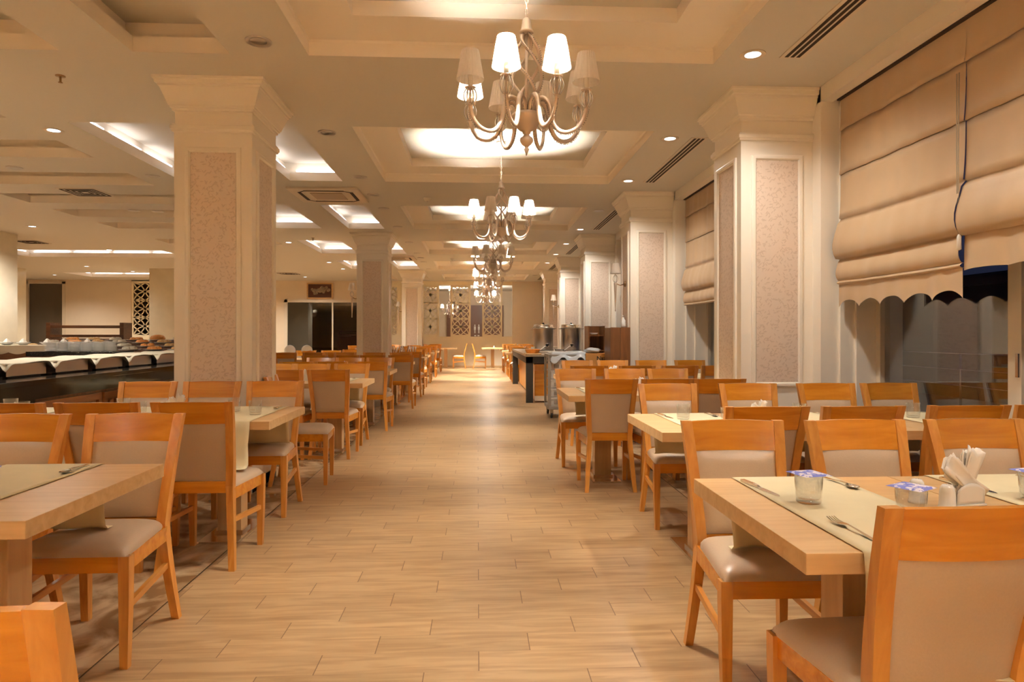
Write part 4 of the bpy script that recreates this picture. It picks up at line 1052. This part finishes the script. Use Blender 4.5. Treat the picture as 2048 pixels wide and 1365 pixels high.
o = MB().grid(film, 26, 22).build('plastic_film', 'plasticfilm'); o.location = (1.36, 10.15, .012); tag(o, 'pale bluish plastic film draped over the grey service trolley', 'plastic film')
# cardboard box and low table behind the chairs
t = empty('side_stand', 'low wooden stand under the cardboard box by the walnut cabinet', 'stand', (1.78, 9.95, 0)); MB().box(-.19, .19, -.2, .2, .70, .74).build('top', 'oak', t)
for sx in (-1, 1):
    for sy in (-1, 1): MB().box(sx * .16 - .02, sx * .16 + .02, sy * .17 - .02, sy * .17 + .02, 0, .70).build('leg', 'oak_z', t)
t = empty('cardboard_box', 'orange cardboard box with black printed letters beside the walnut cabinet', 'box', (1.78, 9.95, .741))
MB().box(-.18, .18, -.15, .15, 0, .22, bev=.003).build('box', 'card', t); MB().box(-.18, .18, -.15, .15, .22, .224).build('flap', 'card', t)
tc = bpy.data.curves.new('lettering', 'FONT'); tc.body = 'Naz'; tc.size = .085; tc.extrude = .0008; tc.offset = .002
to = bpy.data.objects.new('lettering_curve', tc); COL.objects.link(to); bpy.context.view_layer.update()
me = bpy.data.meshes.new_from_object(to.evaluated_get(bpy.context.evaluated_depsgraph_get())); bpy.data.objects.remove(to)
me.materials.clear(); me.materials.append(M['ink']); lo = bpy.data.objects.new('lettering', me); COL.objects.link(lo); lo.parent = t; lo.location = (-.02, -.1515, .125); lo.rotation_euler = (PI / 2, 0, 0)
t = empty('bread_bag', 'pale plastic bag lying on top of the cardboard box', 'bag', (1.72, 9.95, .966)); m = MB()
def bag(u, v):
    a = 2 * PI * u; b = PI * v - PI / 2; r = 1 + .12 * math.sin(3 * a + 4 * b) + .08 * math.sin(7 * a); return (.12 * r * math.cos(b) * math.cos(a), .09 * r * math.cos(b) * math.sin(a), .04 + .038 * math.sin(b) * (1 if b < 0 else r))
m.grid(bag, 24, 12).build('bag', 'plasticfilm', t)
t = empty('walnut_cabinet', 'tall walnut cabinet standing in front of the second right pillar', 'cabinet', (1.985, 9.42, 0))
MB().box(-.14, .14, -.01, .40, .05, 1.34).build('body', 'walnut', t); MB().box(-.138, -.004, -.028, -.011, .07, 1.345).build('door', 'walnut', t); MB().box(.004, .138, -.028, -.011, .07, 1.345).build('door', 'walnut', t)
MB().box(-.14, .14, .0, .40, 0, .05).build('plinth', 'dark', t)
t.location.y = 8.99 + .52 - .4 * 0
t.location.y = 9.22
t = empty('open_shelf_unit', 'open walnut shelf unit behind the tall cabinet with white things on its shelf', 'shelf unit', (1.86, 10.55, 0))
for x in (-.13, .11): MB().box(x, x + .02, -.2, .2, 0, 1.38).build('side_panel', 'walnut', t)
for z in (.3, .66, .98, 1.22): MB().box(-.11, .11, -.2, .2, z, z + .02).build('shelf', 'walnut', t)
MB().box(-.11, .11, .18, .2, .02, 1.38).build('back_panel', 'walnut', t)
t = empty('white_dish', 'small white dish on the open walnut shelf', 'dish', (1.83, 10.42, 1.241)); MB().lathe([(.001, 0), (.04, 0), (.07, .03), (.066, .03), (.038, .006), (.001, .006)], n=20, cap=False).build('bowl', 'white', t)
t = empty('soap_bottle', 'small white pump bottle on top of the walnut cabinet', 'bottle', (2.05, 9.30, 1.346)); MB().lathe([(.001, 0), (.03, 0), (.032, .02), (.03, .10), (.012, .12), (.012, .14), (.001, .14)], n=16).build('body', 'white', t); MB().tube([(0, 0, .14), (0, 0, .165), (-.03, 0, .165)], .005, 6).build('pump', 'white', t)
# cutlery trays on a table near second left pillar
t = empty('cutlery_basket', 'wicker basket packed with bundled cutlery on far left table', 'basket', (-1.55, 13.45 + .65, TH + .006))
bk_ = MB()
for k in range(4): bk_.box(-.30 - k * .006, .30 + k * .006, -.19, .19, k * .026, k * .026 + .022, bev=.008)
bk_.build('basket', 'bread', t)
rnd = random.Random(5)
for k in range(26):
    x = -.26 + .52 * rnd.random(); y = -.15 + .3 * rnd.random(); a = rnd.uniform(-.05, .05); b_ = rnd.uniform(-.03, .03)
    o = MB().tube([(x, y, .10), (x + a, y + b_, .23 + rnd.uniform(-.02, .02))], [.006, .009], 6).build('wrapped_cutlery', 'napkin' if k % 3 else 'walnut')
    o.location = t.location; tag(o, 'upright bundle of cutlery wrapped in napkin standing in the wicker basket' if k % 3 else 'upright brown handled cutlery standing in the wicker basket', 'cutlery', 'white cutlery bundles in the basket' if k % 3 else 'brown cutlery in the basket')
# upright round plates on a far left stand
t = empty('plate_stand', 'white topped stand holding three upright white plates far left', 'stand', (-4.0, 14.6, 0)); MB().box(-.55, .55, -.2, .2, .72, .78).build('top', 'white', t)
for x in (-.45, .45): MB().box(x - .04, x + .04, -.15, .15, 0, .72).build('leg', 'oak_z', t)
for i, x in enumerate((-.36, 0, .31)):
    p = empty('upright_plate', 'white round plate standing upright on the far left stand, %s' % ('leftmost', 'middle', 'rightmost')[i], 'plate', (-4.0 + x * 1.15, 14.5, .781 + .118), 0, 'upright white plates')
    q = MB().lathe([(.001, 0), (.07, 0), (.115, .012), (.118, .012), (.118, .016), (.07, .006), (.001, .006)], n=28, cap=False).build('plate', 'white', p); q.rotation_euler = (PI / 2 + .06, 0, 0)
    MB().box(-.04, .04, -.03, .03, -.118, -.108).build('rest', 'steel', p)

# ------------------------------------------------------------------ painting above the far left window
t = empty('flower_painting', 'framed painting of pale flowers on brown hung above the far dark window', 'painting', (-5.88, YF, 2.56))
fr = MB(); W_, H_ = .48, .60
for r0, r1, d in ((0, .05, .045),):
    fr.box(-W_, -W_ + .05, -.045, -.001, .0, H_).box(W_ - .05, W_, -.045, -.001, 0, H_).box(-W_ + .05, W_ - .05, -.045, -.001, 0, .05).box(-W_ + .05, W_ - .05, -.045, -.001, H_ - .05, H_)
fr.build('frame', 'oak', t)
cv_ = MB().box(-W_ + .05, W_ - .05, -.03, -.002, .05, H_ - .05).build('canvas', plain('brown_canvas', (.09, .03, .012), .6, noise=.3, scale=6), t)
fl = MB(); rnd = random.Random(11)
for k in range(30):
    x = rnd.gauss(0, .16); z = .30 + rnd.gauss(0, .075) + (.05 if x > 0 else 0)
    x = max(-.34, min(.34, x)); z = max(.14, min(.48, z))
    for j in range(5):
        a = j * 1.257 + k; fl.v, fl.f, fl.sm = fl.v, fl.f, fl.sm
        c = (x + .022 * math.cos(a), z + .022 * math.sin(a)); n = 8; y = -.0305 - .0004 * (k % 5)
        fl.add([(c[0] + .031 * math.cos(2 * PI * i / n), y, c[1] + .028 * math.sin(2 * PI * i / n)) for i in range(n)], [tuple(range(n))])
fl.build('painted_flowers', plain('flower_cream', (.72, .56, .40), .6, noise=.2, scale=50), cv_)

# ------------------------------------------------------------------ buffet in the left hall
t = empty('buffet_counter', 'long black granite buffet counter with carved wood front left of near pillar', 'counter', (-3.85, 7.2, 0))
HX, HY = .45, 2.9
MB().box(-HX, HX, -HY, HY, .86, .90, bev=.004).build('worktop', 'black', t)
MB().box(-HX + .02, HX - .01, -HY + .02, HY - .02, .75, .86).build('apron', 'black', t)
MB().box(-HX + .05, HX - .06, -HY + .05, HY - .05, .08, .75).build('body', 'walnut', t)
MB().box(HX - .06, HX - .02, -HY, -1.85, .0, .75).build('dark_end_panel', 'black', t)
pn = MB()
for k in range(5):
    y0 = -1.80 + k * .94
    pn.box(HX - .06, HX - .035, y0, y0 + .90, .66, .72).box(HX - .06, HX - .035, y0, y0 + .90, .08, .14).box(HX - .06, HX - .035, y0, y0 + .05, .14, .66).box(HX - .06, HX - .035, y0 + .85, y0 + .90, .14, .66)
    for q in range(7):
        yy = y0 + .1 + q * .11; pn.box(HX - .06, HX - .04, yy, yy + .05, .58, .64)
pn.build('carved_panel', 'walnut2', t) if 'walnut2' in M else pn.build('carved_panel', wood('buffet_wood', (.22, .07, .018), (.36, .13, .035), 1, rough=.35), t)
for i in range(8):
    y = 4.85 + i * .62
    c = empty('chafing_dish', 'steel food tray on the long black buffet, %s from the camera' % ORD[i], 'food tray', (-3.92, y + .25, .901), 0, 'steel trays along the buffet')
    MB().box(-.20, .20, -.245, .245, .012, .112, bev=.006).build('tray', 'steel', c); MB().box(-.215, .215, -.26, .26, .110, .118, bev=.003).build('rim', 'chrome', c)
    MB().box(-.18, -.14, -.2, .2, 0, .012).box(.14, .18, -.2, .2, 0, .012).build('foot', 'dark', c)
def cl(u, v):
    y = 4.62 + 5.15 * v; x = -4.20 + .50 * u; ph_ = ((y - 4.85) / .62) % 1
    dip = max(0, math.cos((ph_ - .9) * 2 * PI)) ** 7
    e = max(0, (u - .82) / .18)
    return (x + .02 * e, y, 1.03 + .006 * math.sin(11 * y) - e * (.008 + .055 * dip) - .012 * dip)
o = MB().grid(cl, 16, 150).build('buffet_cloth', 'cloth_w'); md = o.modifiers.new('t', 'SOLIDIFY'); md.thickness = .003
tag(o, 'long off-white cloth covering the steel trays on the black buffet', 'cloth')
# plate island
t = empty('plate_island', 'black granite island carrying the stacks of white plates behind the buffet', 'counter', (-4.85, 8.45, 0))
MB().box(-.50, .50, -.25, .25, .99, 1.045, bev=.004).build('worktop', 'black', t); MB().box(-.46, .46, -.21, .21, 0, .99).build('body', 'dkwood', t)
def plate_stack(x, y, z, n, r, label):
    s = empty('plate_stack', label, 'plates', (x, y, z), 0, 'stacks of white plates on the island')
    for k in range(n):
        MB().lathe([(.001, 0), (r * .6, 0), (r, .007), (r, .0085), (r * .6, .002), (.001, .002)], 0, 0, k * .0088, n=24, cap=False).build('plate', 'white', s)
names = ['leftmost', 'second from left', 'third from left', 'fourth from left', 'fifth from left', 'rightmost']
for i, x in enumerate((-5.16, -5.02, -4.88, -4.74, -4.60, -4.46)):
    plate_stack(x, 8.36, 1.046, 12, .070, 'stack of white plates on the black island, %s in the front line' % names[i])
for i, x in enumerate((-5.12, -4.94, -4.76, -4.58)):
    plate_stack(x, 8.54, 1.046, 13, .08, 'stack of white plates in the back line on the black island, %s' % names[i])
t = empty('side_island', 'low black granite ledge at the left edge behind the buffet', 'counter', (-5.75, 7.6, 0))
MB().box(-.62, .25, -.22, .22, .95, 1.01, bev=.004).build('worktop', 'black', t); MB().box(-.6, .22, -.2, .2, 0, .95).build('body', 'dkwood', t)
# bread display
t = empty('bread_display', 'dark wooden stepped display table full of bread and salad plates', 'display table', (-5.6, 10.9, 0))
for k, (y0, y1, z) in enumerate(((-.9, -.35, 1.0), (-.35, .2, 1.04), (.2, .75, 1.09), (.75, 1.3, 1.13))):
    MB().box(-1.6, 1.35, y0, y1, 0, z).build('step', 'dkwood', t)
    for i in range(8):
        x = -5.6 - 1.4 + i * .36; y = 10.9 + (y0 + y1) / 2
        p = empty('food_plate', 'white plate of bread on the %s step of the display, %s from left' % (ORD[k], ORD[i]), 'plate', (x, y, z + .001), 0, 'plates on the stepped display')
        MB().lathe([(.001, 0), (.09, 0), (.16, .022), (.162, .026), (.088, .006), (.001, .006)], n=22, cap=False).build('plate', 'white', p)
        fd = MB()
        rnd2 = random.Random(k * 10 + i)
        for q in range(5):
            a = q * 1.26 + rnd2.random(); r_ = .055; fx, fy = r_ * math.cos(a), r_ * math.sin(a)
            fd.lathe([(.001, .0), (.045, .0), (.055, .018), (.04, .05), (.001, .06)], fx, fy, .008, n=9)
        o = fd.build('food_heap', ('bread', 'bread2', 'cloth_w')[(k + i) % 3]); o.location = p.location
        tag(o, '%s heaped on plate %s from left, %s step of the display' % (('brown bread rolls', 'orange salad', 'pale bread slices')[(k + i) % 3], ORD[i], ORD[k]), 'food', None, 'stuff')
t = empty('salad_counter', 'dark counter with scalloped white cloth and white bowls behind the plate island', 'counter', (-6.05, 9.55, 0))
MB().box(-.85, .75, -.35, .35, 0, 1.02).build('body', 'dkwood', t)
def sc(u, v):
    x = -.86 + 1.62 * u; zl = 1.10 - (.09 + .025 * abs(math.sin(PI * 7 * u))) * v; return (x, -.36 - .004 * math.sin(30 * u) * v, zl)
MB().grid(sc, 84, 4).box(-.86, .76, -.36, .36, 1.021, 1.10).build('scalloped_cloth', 'cloth_w', t)
for i in range(6):
    p = empty('white_bowl', 'white bowl with peaked napkin on the scalloped cloth counter, %s from left' % ORD[i], 'bowl', (-6.77 + i * .27, 9.50 + .08 * (i % 2), 1.102), 0, 'white bowls on the cloth counter')
    MB().lathe([(.001, 0), (.04, 0), (.095, .04), (.09, .04), (.038, .006), (.001, .006)], n=18, cap=False).build('bowl', 'white', p)
    MB().lathe([(.06, .02), (.05, .04), (.014, .085), (.001, .09)], n=7, smooth=False).build('napkin_peak', 'napkin', p)
# wooden rack behind
t = empty('wooden_rack', 'dark wooden shelf rack standing behind the bread display', 'rack', (-7.15, 12.7, 0))
for x in (-.68, .62): MB().box(x, x + .07, -.15, .15, 0, 1.46).build('post', 'dkwood', t)
for z, h_ in ((1.13, .04), (1.19, .05), (1.36, .05)): MB().box(-.61, .62, -.14, .14, z, z + h_).build('shelf', 'dkwood', t)
MB().box(-.61, .62, -.1, .1, 0, 1.1).build('base_cabinet', 'dkwood', t)
for i, (x, y, z) in enumerate(((-6.15, 10.2, 1.05), (-5.55, 12.0, 1.135))):
    o = MB().lathe([(.001, 0), (.10, .0), (.125, .04), (.10, .085), (.04, .105), (.001, .108)], n=16).build('bread_loaf', 'bread'); o.location = (x, y + (.35 if i == 0 else -.1), z + .0); tag(o, ['left', 'right'][i] + ' large golden loaf on the bread display', 'bread', 'large loaves')
t = empty('white_camera', 'small white device on a black stick on the far left pillar', 'camera', (-13.9, 20.4, 2.45)); MB().box(-.12, .12, -.15, .0, 0, .18, bev=.03).build('body', 'whiteplastic', t); MB().tube([(-.1, -.05, 0), (-.15, -.02, -.25)], .02, 6).build('bracket', 'brass', t)
